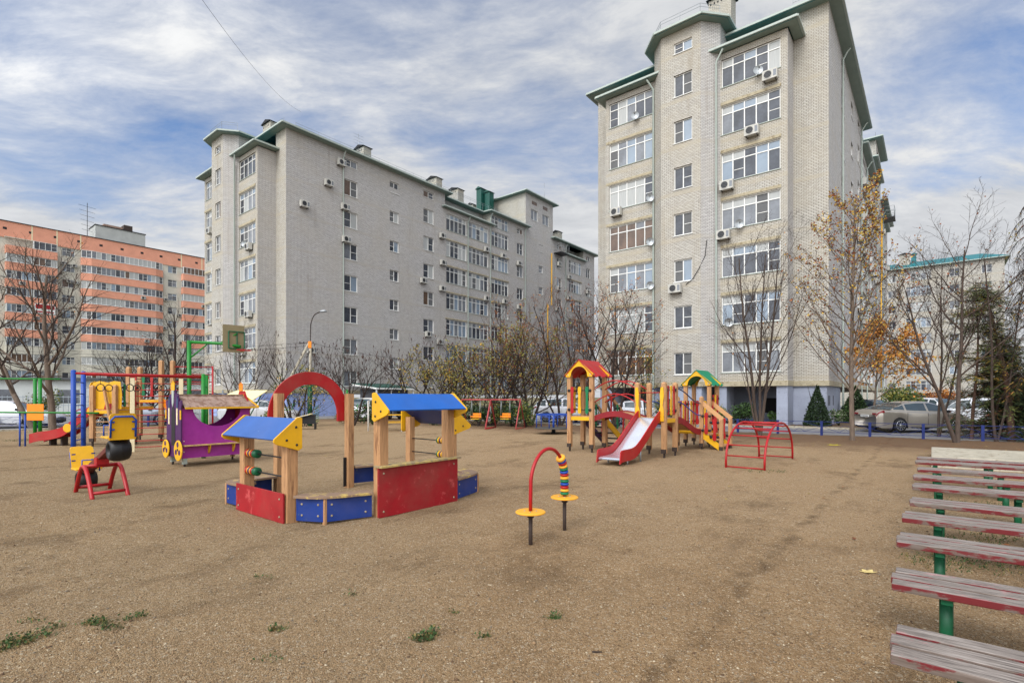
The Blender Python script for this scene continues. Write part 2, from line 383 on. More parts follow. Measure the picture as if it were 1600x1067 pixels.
# roof piece: slab with teal edge, white gutter and soffit; poly in (x,y) listed counter-clockwise, z at eave
def inset(poly,d):
    n=len(poly);out=[]
    for i in range(n):
        p0=Vector(poly[i-1]);p1=Vector(poly[i]);p2=Vector(poly[(i+1)%n])
        a=(p1-p0).normalized();b=(p2-p1).normalized()
        na=Vector((-a.y,a.x));nb=Vector((-b.y,b.x)); k=(na+nb); k=k/max(.35,(k.length_squared/2))
        out.append((p1.x+k.x*d,p1.y+k.y*d))
    return out
def roof(name,par,poly,z,over=.55,rise=.5,run=2.0,mat=None,gut=True):
    mat=mat or TEAL
    e=inset(poly,-over); n=len(e); i1=inset(poly,run)
    mb=MB()
    mb.add([(x,y,z) for x,y in e]+[(x,y,z) for x,y in poly],[(i,n+i,n+(i+1)%n,(i+1)%n) for i in range(n)],SOFFIT)
    mb.add([(x,y,z) for x,y in e]+[(x,y,z+.2) for x,y in e],[(i,(i+1)%n,n+(i+1)%n,n+i) for i in range(n)],mat)
    mb.add([(x,y,z+.2) for x,y in e]+[(x,y,z+.2+rise) for x,y in i1],[(i,(i+1)%n,n+(i+1)%n,n+i) for i in range(n)]+[tuple(range(n,2*n))],mat)
    o=mb.build(name,par)
    if gut:
        g=MB(); e2=inset(poly,-over-.06)
        for i in range(n):
            p,q=e2[i],e2[(i+1)%n]; g.bar((p[0],p[1],z+.1),(q[0],q[1],z+.1),.13,.13,GUTTER)
        g.build('gutter',o)
    return o
def rail(par,pts,z,name='roof_railing'):
    g=MB()
    for (a,b) in zip(pts[:-1],pts[1:]):
        a=Vector(a);b=Vector(b);Ln=(b-a).length;k=max(1,round(Ln/1.1))
        for i in range(k+1):
            p=a.lerp(b,i/k); g.tube([(p.x,p.y,z-.5),(p.x,p.y,z+.4)],.014,STEEL,4,False)
        for h in (.2,.4): g.tube([(a.x,a.y,z+h),(b.x,b.y,z+h)],.014,STEEL,4,False)
    return g.build(name,par)
def chimney(par,x,y,z,w,d,h,mat,cap=None):
    m=MB(); m.box(x-w/2,x+w/2,y-d/2,y+d/2,z,z+h,mat)
    o=m.build('chimney',par)
    c=MB(); c.prism([(x-w/2-.15,z+h+.02),(x+w/2+.15,z+h+.02),(x,z+h+.32)],'xz',y-d/2-.15,y+d/2+.15,cap or DARK); c.build('chimney_cap',o)
    v=MB()
    for k in range(5):
        v.box(x-w/2+.1+k*(w-.3)/5,x-w/2+.1+k*(w-.3)/5+.1,y-d/2-.004,y-d/2+.002,z+h-.35,z+h-.2,DARK)
    if mat in (BR1,BR2): v.build('chimney_vent',o)
def downpipe(par,pts):
    m=MB(); m.tube(pts,.065,GUTTER,6,False); m.build('downpipe',par)
# ------------------------------------------------------------------ the two near blocks of flats
def block(name,label,u0,v0,zb,K,left):
    """x: 0 at the right front corner, negative to the left; y: depth"""
    t=thing(name,label,'apartment building',W(u0,v0,zb))
    Wd=15.4*K; BP=-1.6
    x1,x2=-1.87*K,-5.71*K      # right bay
    x3,x4=-6.6*K,-9.2*K        # stair tower front
    x5,x6=-10.1*K,-13.85*K     # left bay
    TP=BP-1.0
    ZB=2.1; ZT=24.7
    walls=MB(); FR=BR1; SD=BR2
    glz=[]
    def wall(A,B,z0,z1,holes,mat): walls.holewall(A,B,z0,z1,holes,mat)
    def win(A,B,holes,kind,vseed,mats={},name_='window'):
        for i,h in enumerate(holes):
            put_window(t,A,B,h,kind,(vseed*7+i*3)%9,mats.get(i),name_)
    zbot=ZB
    # front piers
    wall((x1,0),(0,0),zbot,ZT,[],FR); wall((-Wd,0),(x6,0),zbot,ZT,[],FR)
    # bay side faces and front faces
    wall((x1,BP),(x1,0),zbot,23.1,[],SD); wall((x6,0),(x6,BP),zbot,23.1,[],FR)
    for (a,b,sd,pierL,pierR) in ((x2,x1,0,.06,.38),(x6,x5,1,.28,.08)):
        A,B=(a,BP),(b,BP); Ln=b-a
        hs=[(pierL,Ln-pierR,2.95+3*k,2.95+3*k+(1.8 if k<6 else 1.75)) for k in range(7)]
        wall(A,B,zbot,23.1,hs,FR)
        mt={} 
        if not left and sd==0: mt={3:GT}
        if not left and sd==1: mt={0:GB}
        if left: mt={}
        win(A,B,hs,'balcony',3+sd*4+(2 if left else 0),mt,'balcony_glazing')
        for k in range(6):
            ld=MB(); ld.box(a+.03,b-pierR*.9,BP-.04,BP-.002,2.95+3*k+1.86,2.95+3*k+2.05,LINT); ld.build('concrete_ledge',t)
        acs=({0:[(6,.85,-.75),(5,.55,-.72),(4,.12,-.65),(3,.06,-.7)],1:[(4,.2,-.6)]} if not left else {0:[(4,.75,-.6),(2,.75,-.4),(1,.35,-.6)],1:[(5,.5,-.6),(2,.6,-.4)]})[sd]
        for k,fx,dz in acs: put_ac(t,A,B,pierL+fx*(Ln-pierL-pierR),2.95+3*k+dz+.05)
        for k,fx in ({0:[(6,.62),(3,.3),(1,.12)],1:[(4,.93),(3,.93),(2,.93),(6,.6)]} if not left else {0:[(4,.5)],1:[]})[sd]:
            put_dish(t,A,B,pierL+fx*(Ln-pierL-pierR),2.95+3*k-.2)
        rp=[(a-.0,BP),(b+.05,BP),(b+.05,1.2),(a,1.2)]
        roof('bay_roof',t,rp,23.15,.5,.35,1.3)
    # stair tower
    A,B=(x4,TP),(x3,TP); Ln=x3-x4
    wc=(Ln*.33,Ln*.79)
    hs=[(wc[0],wc[1],2.85+3*k,2.85+3*k+1.42) for k in range(7)]+[(wc[0],wc[1],23.65,24.35)]
    wall(A,B,zbot,25.1,hs,FR); win(A,B,hs,'double',5)
    wall((x3,TP),(x2,BP),zbot,25.1,[],SD); wall((x5,BP),(x4,TP),zbot,25.1,[],FR)
    wall((x2,BP),(x2,3.2),20,25.1,[],SD); wall((x5,3.2),(x5,BP),20,25.1,[],FR); wall((x2,3.2),(x5,3.2),20,25.1,[],SD)
    roof('stair_tower_roof',t,[(x5,BP),(x4,TP),(x3,TP),(x2,BP),(x2,3.2),(x5,3.2)],25.1,.5,.7,1.6)
    rail(t,[(x5,BP-.1),(x4,TP-.1),(x3,TP-.1),(x2,BP-.1)],25.75)
    if not left: put_ac(t,A,B,Ln*.4,2.85+6-.72)
    else: put_ac(t,(x5,BP),(x4,TP),.3,13.2)
    if not left:
        c=MB(); c.tube([(x3-.05-.9,TP-.05,8.6),(x3-.5,TP-.05,8.9),(x3-.1,TP-.06,9.5),(x3+.2,TP+.2,10.3),(x3+.3,TP+.25,11.3)],.022,BLACK,5); c.build('loose_cable',t)
    # pilotis zone under the bays
    base=MB()
    base.box(-Wd+.12,-.12,2.6,6,-1,ZB,PLAST); base.box(x1-.1,-.12,.12,2.598,-1,ZB,PLAST); base.box(-Wd+.12,x6+.1,.12,2.598,-1,ZB,PLAST)
    for xx in (x1-.62*K,x2-.25,x5-.1,x6): base.box(xx,xx+.6,BP+.12,.118,-1,ZB,PLAST)
    base.box(x4,x3,TP+.15,2.597,-1,ZB,PLAST)
    if left:
        for i_,m_ in enumerate(base.mats): base.mats[i_]=PLASTB
    base.build('basement_wall',t)
    for k,(a,b) in enumerate(((x2+.5,x1-.7),(x6+.6,x5-.2))): dk=MB(); dk.box(a+1.1,a+1.9,2.58,2.597,.35,1.35,DARK); dk.build('basement_vent',t)
    for yy in (.7,1.15,2.6): dk=MB(); dk.box(-.118,-.105,yy,yy+.16,.9,1.5,DARK); dk.build('basement_vent',t)
    band=MB(); bz0,bz1=ZB-.02,ZB+.3
    poly=[(-Wd-.03,-.03),(x6-.03,-.03),(x6-.03,BP-.03),(x5,BP-.03),(x4,TP-.03),(x3,TP-.03),(x2,BP-.03),(x1+.03,BP-.03),(x1+.03,-.03),(.03,-.03),(.03,52.2),(-Wd-.03,52.2)]
    band.prism(poly,'xy',bz0,bz1,LINT); band.build('base_ledge',t)
    # long side: columns along y (offset from corner)
    A,B=(0,0),(0,52)
    cols=[('A',5.65,7.1),('B',10.9,12.05),('C',15.4,16.9),('D',18.8,22.1),('D',22.45,25.95),('D2',26.6,29.9),('E',31.7,33.0),('T',36.6,37.6),('A',41.2,42.4),('D',44.4,48.0),('A',49.4,50.7)]
    holes=[]; spec=[]
    for ci,(k,a,b) in enumerate(cols):
        for r in range(7):
            z=2.75+3*r
            if k in 'ACE': h=(a,b,z,z+1.5); kind='double'
            elif k=='B': h=(a,b,4.65+3*r-.05,4.65+3*r+1.05); kind='double'
            elif k=='T': h=(a,b,4.2+3*r,4.2+3*r+.95); kind='single'
            else: h=(a,b,z,z+1.85); kind='balcony'
            if h[3]>23.9 and k=='B': h=(a,b,22.6,23.6)
            if k in('D',) and h[3]>23.1: h=(a,b,z,22.9)
            holes.append(h); spec.append((kind,ci+r))
        if k in 'ACE' : holes.append((a,b,23.5,24.2)); spec.append(('double',ci))
        if k=='D2': holes.append((a,b,23.15,24.55)); spec.append(('balcony',ci))
    lo=[h for h in holes if h[3]<=23.1]; hi=[h for h in holes if h[3]>23.1]
    # wall below 23.1 is one plane; above it the attic is set back between 18.6 and 26.4
    wall(A,B,zbot,23.1,lo,SD)
    def seg(y0,y1,x):
        hh=[(h[0]-y0,h[1]-y0,h[2],h[3]) for h in hi if h[0]>=y0 and h[1]<=y1]
        wall((x,y0),(x,y1),23.1,ZT,hh,SD)
    seg(0,18.6,0); seg(26.4,43.8,0); seg(48.6,52,0)
    for a,b in ((18.6,26.4),(43.8,48.6)):
        wall((-1.3,a),(-1.3,b),23.1,ZT,[(1,2.4,.1+23.6,24.25),(b-a-3,b-a-1.2,23.7,24.25)],SD); wall((0,a),(-1.3,a),23.1,ZT,[],FR); wall((-1.3,b),(0,b),23.1,ZT,[],FR)
        win((-1.3,a),(-1.3,b),[(1,2.4,23.7,24.25),(b-a-3,b-a-1.2,23.7,24.25)],'double',1)
        roof('bay_roof',t,[(-1.2,a),(0,a),(0,b),(-1.2,b)],23.12,.42,.3,.5)
    for h,(kind,vs) in zip(holes,spec):
        if h[3]>23.1 and not any(a<=h[0] and h[1]<=b for a,b in ((0,18.6),(26.4,43.8),(48.6,52))): continue
        put_window(t,A,B,h,kind,vs%9,None,'balcony_glazing' if kind=='balcony' else 'window')
    for (k,a,b) in cols:
        if k[0]=='D':
            for r in range(6):
                ld=MB(); ld.box(.002,.06,a-.15,b+.1,2.75+3*r+1.87,2.75+3*r+2.0,LINT); ld.build('concrete_ledge',t)
    for s,z in ((5.2,23.2),(5.6,19.2),(3.9,20.9),(1.55,18.3),(5.7,16.2),(18.0,19.5),(18.1,16.5),(18.0,13.6),(25.4,19.6),(25.4,13.6),(28.6,19.5),(28.9,13.7),(31.9,19.2),(31.9,13.4),(15.2,14.0),(41.4,21.0),(41.3,17.4),(41,14.4),(44.2,19.6),(44.0,16.4),(49.6,18.2),(15.9,8.3),(17.6,7.6),(40.6,10.5)):
        if left or s>6: put_ac(t,A,B,s,z)
    if left: put_ac(t,A,B,2.2,5.6)
    for s,zt in ((5.5,24.6),(17.5,24.6) if not left else (22.27,23.0),(22.27,23.0) if not left else (26.3,24.6),(33.4,24.6),(43.4,24.6)):
        downpipe(t,[(.5,s,zt),(.35,s,zt-.15),(.1,s,zt-.6),(.1,s,0)])
    for xx in (x3+.75,x5-.05):
        yy=BP-.1 if xx<x4 else BP-.35
        downpipe(t,[(xx+(.45 if xx>x4 else -.3),BP-.5,23.1),(xx,yy,22.5),(xx,yy,0)])
    # gas pipe by the lift tower
    g=MB(); g.tube([(.15,38.6,2.5),(.15,38.6,15),(.15,39.6,15),(.15,39.6,22.5)],.07,YEL,6); g.build('gas_pipe',t)
    # lift tower volume over the roof
    wall((0,33.6),(0,40.1),ZT,29.5,[(1.2,2.8,26.2,27.6),(3.9,5.5,26.2,27.6),(1.4,2.6,28.3,28.8),(4.0,5.2,28.3,28.8)],SD)
    win((0,33.6),(0,40.1),[(1.2,2.8,26.2,27.6),(3.9,5.5,26.2,27.6)],'double',4,{0:GS,1:GS})
    dd=MB(); dd.box(-.1,-.05,35,36.2,28.3,28.8,GB); dd.box(-.1,-.05,37.6,38.8,28.3,28.8,GB); dd.build('louvre',t)
    wall((-7.5,33.6),(0,33.6),ZT,29.5,[],FR); wall((0,40.1),(-7.5,40.1),ZT,29.5,[],FR); wall((-7.5,40.1),(-7.5,33.6),ZT,29.5,[],SD)
    roof('lift_tower_roof',t,[(-7.5,33.6),(0,33.6),(0,40.1),(-7.5,40.1)],29.5,.55,.5,2.5)
    # back and far walls
    wall((0,52),(-Wd,52),zbot,ZT,[],FR); wall((-Wd,52),(-Wd,0),zbot,ZT,[],SD)
    walls.build('brick_wall',t)
    # main roof
    body=[(-Wd,0),(0,0),(0,18.6),(-1.2,18.7),(-1.2,26.3),(0,26.4),(0,33.4),(-Wd,33.4)]
    roof('main_roof',t,body,ZT,.6,.45,1.2); dk2=MB(); dk2.box(-Wd+1.5,-2.5,1.5,32,ZT+.5,ZT+.75,TEAL); dk2.build('roof_deck',t)
    roof('main_roof',t,[(-Wd,40.3),(0,40.3),(0,52),(-Wd,52)],ZT,.6,1.5,3.2)
    mbt=MB(); mbt.box(-Wd,-7.5,33.4,40.3,ZT,ZT+.6,GREENM); mbt.box(-7.6,-.6,33.45,40.25,ZT-.02,ZT+.02,GREENM); mbt.build('roof_deck',t)
    rail(t,[(-.3,1),(-.3,33)],ZT+.55)
    rail(t,[(-.3,.0),(x1,-.1)],ZT+.55)
    # escape platform
    pf=MB(); 
    pf.box(.05,1.35,40.3,42.4,22.6,22.75,BLACK)
    for a in (40.3,41,41.7,42.4): pf.tube([(1.3,a,22.7),(1.3,a,24.0)],.02,STEEL,5)
    for h in (23.1,23.5,24.0): pf.tube([(.1,40.3,h),(1.3,40.3,h),(1.3,42.4,h),(.1,42.4,h)],.018,STEEL,5)
    for k in range(48): pf.bar((.25,40.35,3.5+k*.4),(.25,40.8,3.5+k*.4),.02,.02,STEEL)
    for a in (40.35,40.8): pf.tube([(.25,a,3.3),(.25,a,24.4)],.02,STEEL,5)
    pf.build('roof_ladder',t)
    zr=ZT+.4
    for (x,y,w,d,h) in ((x2-.95,1.9,1.5,1.1,3.9 if not left else 2.6),(-2.6,9.5,1.6,.9,2.0),(-2.4,19.2,1.6,.9,2.0),(-2.4,22.6,1.9,1.0,1.7),(-2.2,44.5,1.2,.9,2.0)):
        chimney(t,x,y,zr,w,d,h,FR)
    chimney(t,-6.2,31.4,zr,.9,.9,5.6,GREENM,GREENM); chimney(t,-5.1,31.9,zr,.9,.9,5.0,GREENM,GREENM); chimney(t,-8,31.5,zr,1.1,.8,3.8,FR)
    an=MB(); an.tube([(-.4,38.5,29.8),(-.4,38.5,32.4)],.025,STEEL,5); an.tube([(-2.6,9.0,26),(-2.6,9.0,28.6)],.02,STEEL,5)
    for k in range(4): an.bar((-2.6,8.4,27.5+k*.3),(-2.6,9.6,27.5+k*.3),.015,.015,STEEL)
    an.build('antenna',t)
    return t
BRR=block('brick_apartment_block','cream brick apartment block with teal roof edges standing on the right behind the slide',-4.69,35.44,.28,1.0,False)
BRL=block('brick_apartment_block','long pale brick apartment block in the middle with green chimneys and rows of windows',-42.8,22.2,-.05,.93,True)
# ------------------------------------------------------------------ orange panel block
def orange_block():
    t=thing('panel_apartment_block','orange and off-white panel apartment block far left with orange balcony bands','apartment building',W(-121.3,0,0))
    OR=P('orange_facade_paint',S(216,152,126),.85,.1,.8,wear=S(200,134,108),wearamt=.2); OW=P('off_white_panel',S(196,192,178),.85,.12,.6,wear=S(160,156,146),wearamt=.2)
    GY=P('grey_panel',S(170,172,168),.85,.12,.6)
    w=MB(); y0,y1=2,62; z0=-1; ZT=28.6
    # x: 0 is the facade plane facing the yard
    wins=[(6,8.2),(10.2,12.4),(21.4,23.2),(38.0,39.6),(51,53)]
    holes=[]
    for a,b in wins:
        for k in range(10): holes.append((a-y0,b-y0,3.6+2.8*k-2.3+.6,3.6+2.8*k-2.3+2.0))
    w.holewall((0,y0),(0,y1),z0,ZT,holes,OW)
    w.box(-14,-.01,y0,y0+.05,z0,ZT,OW); w.box(-14,-.01,y1-.05,y1,z0,ZT,OW)
    w.build('panel_wall',t)
    for i,h in enumerate(holes): put_window(t,(0,y0),(0,y1),h,'balcony' if i%3 else 'double',i%9)
    # attic
    a=MB(); a.box(-13.8,.12,y0-.1,y1+.1,ZT,31.3,OR); a.build('attic_wall',t)
    rf=MB(); rf.box(-14,.25,y0-.2,y1+.2,31.302,31.42,BLACK); rf.build('roof_edge',t)
    st=MB(); vt=MB()
    for y in (17.4,20.7,24,40.4,44.3): st.box(.122,.135,y-.09,y+.09,ZT,31.3,CREAM)
    for k in range(17): vt.box(.121,.13,4+k*3.25,4.5+k*3.25,29.9,30.3,DARK)
    st.build('panel_joint',t); vt.build('attic_vent',t)
    segs=[(14.0,17.3,0),(17.4,20.6,0),(24.0,37.0,1),(40.4,48.5,0),(55,60,0)]
    for si,(a,b,long) in enumerate(segs):
        for k in range(10):
            zt=2.0+2.8*k     # top of parapet
            m=OR if k>=4 else OW
            d=1.1
            pa=MB()
            poly=[(0.002,a),(d-.6 if long else d,a),(d,a+1.4 if long else a),(d,b-1.4 if long else b),(d-.6 if long else d,b),(0.002,b)]
            if not long: poly=[(0.002,a),(d,a),(d,b),(0.002,b)]
            pa.prism(poly,'xy',zt-1.35,zt,m); pa.build('balcony_parapet',t)
            if si==0 and k==9:
                continue
            gz=[]
            if long:
                runs=[((d-.6,a),(d,a+1.4)),((d,a+1.4),(d,(a+b)/2)),((d,(a+b)/2),(d,b-1.4)),((d,b-1.4),(d-.6,b))]
            else: runs=[((d,a),(d,b)),((0,a),(d,a))]
            for ri,(A,B) in enumerate(runs):
                Ln=math.hypot(B[0]-A[0],B[1]-A[1])
                put_window(t,A,B,(0.02,Ln-.02,zt+.05,zt+1.4),'balcony2' if Ln>1.2 else 'single',(k*5+si*3+ri)%9,(GB if (k*7+si)%11==3 else (GC if (k*3+ri+si)%4==0 else None)),'balcony_glazing')
    ins=MB(); ins.box(.0,.01,14,17.3,27.3,28.6,OW); ins.box(.4,1.0,13.9,17.4,28.45,28.59,OW); ins.build('balcony_canopy',t)
    rm=MB(); rm.box(-6,-1.5,26.5,34.5,31.42,34.2,GY); rm.box(-5,-2.5,28,31,34.2,35.0,PLY); rm.box(-4.9,-2.4,31.2,32.6,34.2,35.6,RUST); rm.box(-6.1,-1.4,26.4,34.6,34.201,34.35,BLACK); rm.build('roof_machine_room',t)
    an=MB(); an.tube([(-3,25.6,31.4),(-3,25.6,38.4)],.05,BLACK,5)
    for k in range(6): an.bar((-3,25.6-1.3+.1*k,37.8-k*.9),(-3,25.6+1.3-.1*k,37.6-k*.9),.04,.04,BLACK)
    an.build('antenna',t)
    for k,(s,z) in enumerate(((21.6,25.4),(23.1,25.2),(22.4,22.3),(23.3,22.2),(37.6,21.2),(37.4,15.4),(40.1,18.3),(40.3,12.6),(21.2,16.8))):
        put_ac(t,(0,0),(0,60),s,z)
    for (s,z) in ((33.4,20.8),(16,20.7),(17.8,15.0),(34,12.4),(44.2,20.6)): put_ac(t,(1.1,0),(1.1,60),s,z)
    # banner with unreadable red lettering hung over one balcony
    bn=MB(); bn.box(1.11,1.15,17.6,20.3,16.2,17.9,WHITE); bn.box(1.151,1.16,17.7,20.2,17.0,17.75,REDM); bn.box(1.151,1.16,17.75,20.1,16.35,16.6,REDM); bn.build('banner',t)
    wd=MB(); 
    return t
orange_block()
def far_block(name,label,u0,v0,wd,ht,dp,cols,balc,brickm,seed,roofm,zb=0):
    t=thing(name,label,'apartment building',W(u0,v0,zb)); w=MB(); holes=[];kinds=[]
    nf=int((ht-3.5)/3)+1
    for a,b in cols:
        for k in range(nf): holes.append((a,b,2.9+3*k,4.3+3*k)); kinds.append('double')
    for a,b in balc:
        for k in range(nf): holes.append((a,b,2.9+3*k,4.7+3*k)); kinds.append('balcony')
    w.holewall((0,0),(wd,0),-1,ht,holes,brickm); w.holewall((wd,0),(wd,dp),-1,ht,[],brickm); w.holewall((0,dp),(0,0),-1,ht,[],brickm); w.holewall((wd,dp),(0,dp),-1,ht,[],brickm)
    w.build('brick_wall',t)
    for i,(h,k) in enumerate(zip(holes,kinds)): put_window(t,(0,0),(wd,0),h,k,(i+seed)%9,None,'balcony_glazing' if k=='balcony' else 'window')
    roof('main_roof',t,[(0,0),(wd,0),(wd,dp),(0,dp)],ht,.6,1.6,3,roofm)
    chimney(t,wd*.46,2,ht,1.6,1,3.2,brickm); chimney(t,wd*.46+1.4,2,ht,.8,.8,3,TEAL,TEAL)
    ds=MB()
    for a,b in balc: ds.box(a-.2,b+.2,-.8,-.003,2.35,2.75,brickm); ds.box(a,b,-.5,-.002,-1,2.2,DARK)
    ds.build('balcony_base',t)
    return t
far_block('brick_apartment_block','distant cream brick apartment block with a teal roof beyond the parked cars on the right',-16,125,26,26.2,14,[(9.4,10.7),(18.6,20),(23,24.4)],[(12.2,16.0)],BR1,3,TEAL)
far_block('brick_apartment_block','small far pale house block behind the evergreens at the right edge',24,150,20,17,12,[(2,3.4),(6,7.4),(10,11.4)],[(13,17)],BR1,5,GREENM)
# ------------------------------------------------------------------ playground things (local x = u, y = v)
def post(x,y,z0,z1,mat=WOOD,w=.12,foot=True,par=None,name='post',cap='flat'):
    m=MB(); h=w/2; 
    c=.006
    prof=[(x-h+c,y-h),(x+h-c,y-h),(x+h,y-h+c),(x+h,y+h-c),(x+h-c,y+h),(x-h+c,y+h),(x-h,y+h-c),(x-h,y-h+c)]
    m.prism(prof,'xy',z0,z1-(.05 if cap=='dome' else 0),mat)
    if cap=='dome':
        z=z1-.05; k=.35
        m.add([(x-h,y-h,z),(x+h,y-h,z),(x+h,y+h,z),(x-h,y+h,z),(x-h*k,y-h*k,z1),(x+h*k,y-h*k,z1),(x+h*k,y+h*k,z1),(x-h*k,y+h*k,z1)],[(0,1,5,4),(1,2,6,5),(2,3,7,6),(3,0,4,7),(4,5,6,7)],mat)
    o=m.build(name,par)
    if foot:
        f=MB(); f.box(x-.02,x+.02,y-.03,y+.03,-.1,z0+.01,RUST); f.box(x-h-.004,x+h+.004,y-h-.004,y-h*.3,z0,z0+.12,RUST); f.build('foot_bracket',o)
    return o
def bolts(mb,pts,r=.016,axis='y',mat=None):
    for p in pts: mb.lathe([(.0001,-.012),(r*.8,-.01),(r,.0),(r,.004)] if axis!='y-' else [(.0001,-.012)],p,mat or STEEL,'y' if axis=='y' else axis,8)
def boltx(mb,pts,mat=None,r=.016):
    for p in pts: mb.lathe([(.0001,.012),(r*.8,.01),(r,0)],p,mat or STEEL,'x',8)
# --- sandbox with two little huts, a counter and a red arch
BOLTM=P('dull_bolt_cap',S(150,136,112),.6,.2)
def sandbox():
    t=thing('sandbox','blue and red wooden sandbox with plank seats, roofed counters and a red arch','sandbox',W(-7.42,5.15,0))
    X0,X1=-1.32,1.32; Y0,Y1=-1.6,1.6
    hx0,hx1,hb=-.66,.62,.52; cy0,cy1=-.68,.76     # hut posts / counter posts
    def pr(x,y,zt,n='post',w=.13): return post(x,y,-.1,zt,WOOD,w,False,t,n)
    # near hut
    for x in (hx0,hx1):
        pr(x,Y0+.03,1.2,w=.155)
    # back hut
    for x in (hx0,hb):
        pr(x,Y1,1.3); 
    for y in (cy0+.10,cy1-.02):
        pr(X1-.01,y,1.54,w=.15)
    for y in (-.78,.60): pr(X0+.07,y,1.76,w=.13)
    # arch
    a=MB(); R1,R2=.775,.545; yc=-.15; zc=1.38; n=28; poly=[]
    for i in range(n+1):
        th=PI*i/n; poly.append((yc+R1*math.cos(th),zc+R1*math.sin(th)))
    poly+= [(yc-R1,1.24),(yc-R2,1.24)]
    for i in range(n+1):
        th=PI-PI*i/n; poly.append((yc+R2*math.cos(th),zc+R2*math.sin(th)))
    poly+=[(yc+R2,1.24),(yc+R1,1.24)]
    a.prism(poly,'yz',X0-.04,X0-.003,RED); a.build('arch',t,bevel=.004)
    # shed roofs: gable plates + board
    def shed(name,L0,L1,axis,inner,outer,zlo,zhi,rmat):
        """inner/outer: coordinate of the tall and of the low side"""
        s=1 if outer>inner else -1
        ins=inner; out=outer
        b=MB(); g=[]
        def P3(l,w,z): return (l,w,z) if axis=='x' else (w,l,z)
        # board
        q=Vector((out-ins,zlo-zhi)).normalized(); nrm=Vector((-q.y,q.x))*(s)
        if nrm.y<0: nrm=-nrm
        tk=.022
        ps=[(ins,zhi),(out,zlo)]
        vs=[]
        for l in (L0,L1):
            for (w_,z_) in ps: vs.append(P3(l,w_,z_)); vs.append(P3(l,w_+nrm.x*tk,z_+nrm.y*tk))
        b.add(vs,[(0,1,3,2),(4,6,7,5),(0,4,5,1),(2,3,7,6),(1,5,7,3),(0,2,6,4)],rmat)
        ro=b.build('roof_board',t,bevel=.003)
        for l in (L0,L1):
            gb=MB(); a0,a1=(l-.028,l-.001) if l==min(L0,L1) else (l+.001,l+.028)
            k=s
            poly=[(ins,zhi+.03),(ins-k*.03,zhi+.02),(ins-k*.03,zlo-.12),(ins+k*.02,zlo-.15),(out-k*.02,zlo-.05),(out+k*.015,zlo-.02),(out+k*.015,zlo+.02),(ins+k*.04,zhi+.03)]
            gb.prism(poly,'yz' if axis=='x' else 'xz',a0,a1,YEL)
            bb=MB()
            sd=1 if l==max(L0,L1) else -1
            for (w_,z_) in ((ins+k*.06,zhi-.1),(ins+k*.05,zlo-.07),(ins+k*(abs(out-ins)*.55),zlo+.0)):
                c=P3(l+sd*.032,w_,z_)
                bb.lathe([(.0001,sd*.008),(.014,sd*.006),(.018,0)],c,BLACK,'x' if axis=='x' else 'y',8)
            go=gb.build('gable',t,bevel=.004); bb.build('bolt',go)
    shed('near',hx0-.2,hx1+.085,'x',Y0+.12,Y0-.23,1.12,1.39,BLUEF)
    shed('back',hx0-.1,hb+.12,'x',Y1-.1,Y1+.34,1.16,1.45,BLUE)
    shed('counter',-.70,.80,'y',X1+.01,X1+.33,1.50,1.73,BLUER)
    # panels
    def panel(p,q,z0,z1,mat,name='side_panel',out=1,t_=.025,bo=True):
        m=MB(); m.bar((p[0],p[1],(z0+z1)/2),(q[0],q[1],(z0+z1)/2),t_,z1-z0,mat)
        o=m.build(name,t,bevel=.003)
        if bo:
            d=(Vector(q)-Vector(p)); Ln=d.length; d/=Ln; nn=Vector((d.y,-d.x))
            bm=MB()
            for s in (.09,Ln-.09):
                for z in (z0+.08,z1-.08):
                    c=Vector(p)+d*s+nn*(t_/2+.004)
                    m2=MB(); m2.lathe([(.0001,-.008),(.012,-.006),(.016,.002)],(0,0,0),STEEL,'y',8)
                    a_=math.atan2(d.y,d.x)
                    for v in m2.v:
                        pass
                    o_=len(bm.v); bm.add([(c.x+v[0]*math.cos(a_)-v[1]*math.sin(a_),c.y+v[0]*math.sin(a_)+v[1]*math.cos(a_),z+v[2]) for v in m2.v],m2.f,BOLTM)
            bm.build('bolt',o)
        return o
    panel((hx0-.09,Y0-.08),(hx1+.05,Y0-.08),.0,.40,REDW,'front_panel')
    panel((X1+.08,cy0-.02),(X1+.08,cy1+.1),.0,.70,REDW,'counter_panel')
    pts=[(hx1+.09,Y0+.08),(1.09,-1.33),(X1-.02,cy0-.05)]
    def low(pp,seat):
        for a_,b_ in zip(pp[:-1],pp[1:]): panel(a_,b_,.02,.33,BLUE)
        for p_ in pp[1:-1]:
            m=MB(); m.bar((p_[0],p_[1],-.1),(p_[0],p_[1],.33),.035,.05,WOOD); m.build('corner_batten',t)
        m=MB(); 
        # curved plywood seat following the panels
        out=[];inn=[]; cx,cy=0,0; k=len(pp)
        smooth=[]
        P_=[Vector(p_) for p_ in pp]
        for i in range(k-1):
            for j in range(5):
                smooth.append(P_[i].lerp(P_[i+1],j/5))
        smooth.append(P_[-1])
        for _ in range(3):
            smooth=[smooth[0]]+[(smooth[i-1]+smooth[i]*2+smooth[i+1])/4 for i in range(1,len(smooth)-1)]+[smooth[-1]]
        for i,p_ in enumerate(smooth):
            d=(smooth[min(i+1,len(smooth)-1)]-smooth[max(0,i-1)]).normalized(); nn=Vector((d.y,-d.x))
            if nn.dot(p_)<0: nn=-nn
            out.append((p_+nn*.075)); inn.append((p_-nn*.2))
        poly=[tuple(q) for q in out]+[tuple(q) for q in inn[::-1]]
        m.prism(poly,'xy',.334,.368,P('worn_yellow_seat_board',S(190,164,90),.6,.12,3,wear=S(132,108,88),wearamt=.62,wscale=5)); m.build('seat',t,bevel=.003)
    low(pts,1)
    low([(X1+.03,cy1+.12),(1.14,1.62),(hb+.1,Y1+.12)],1)
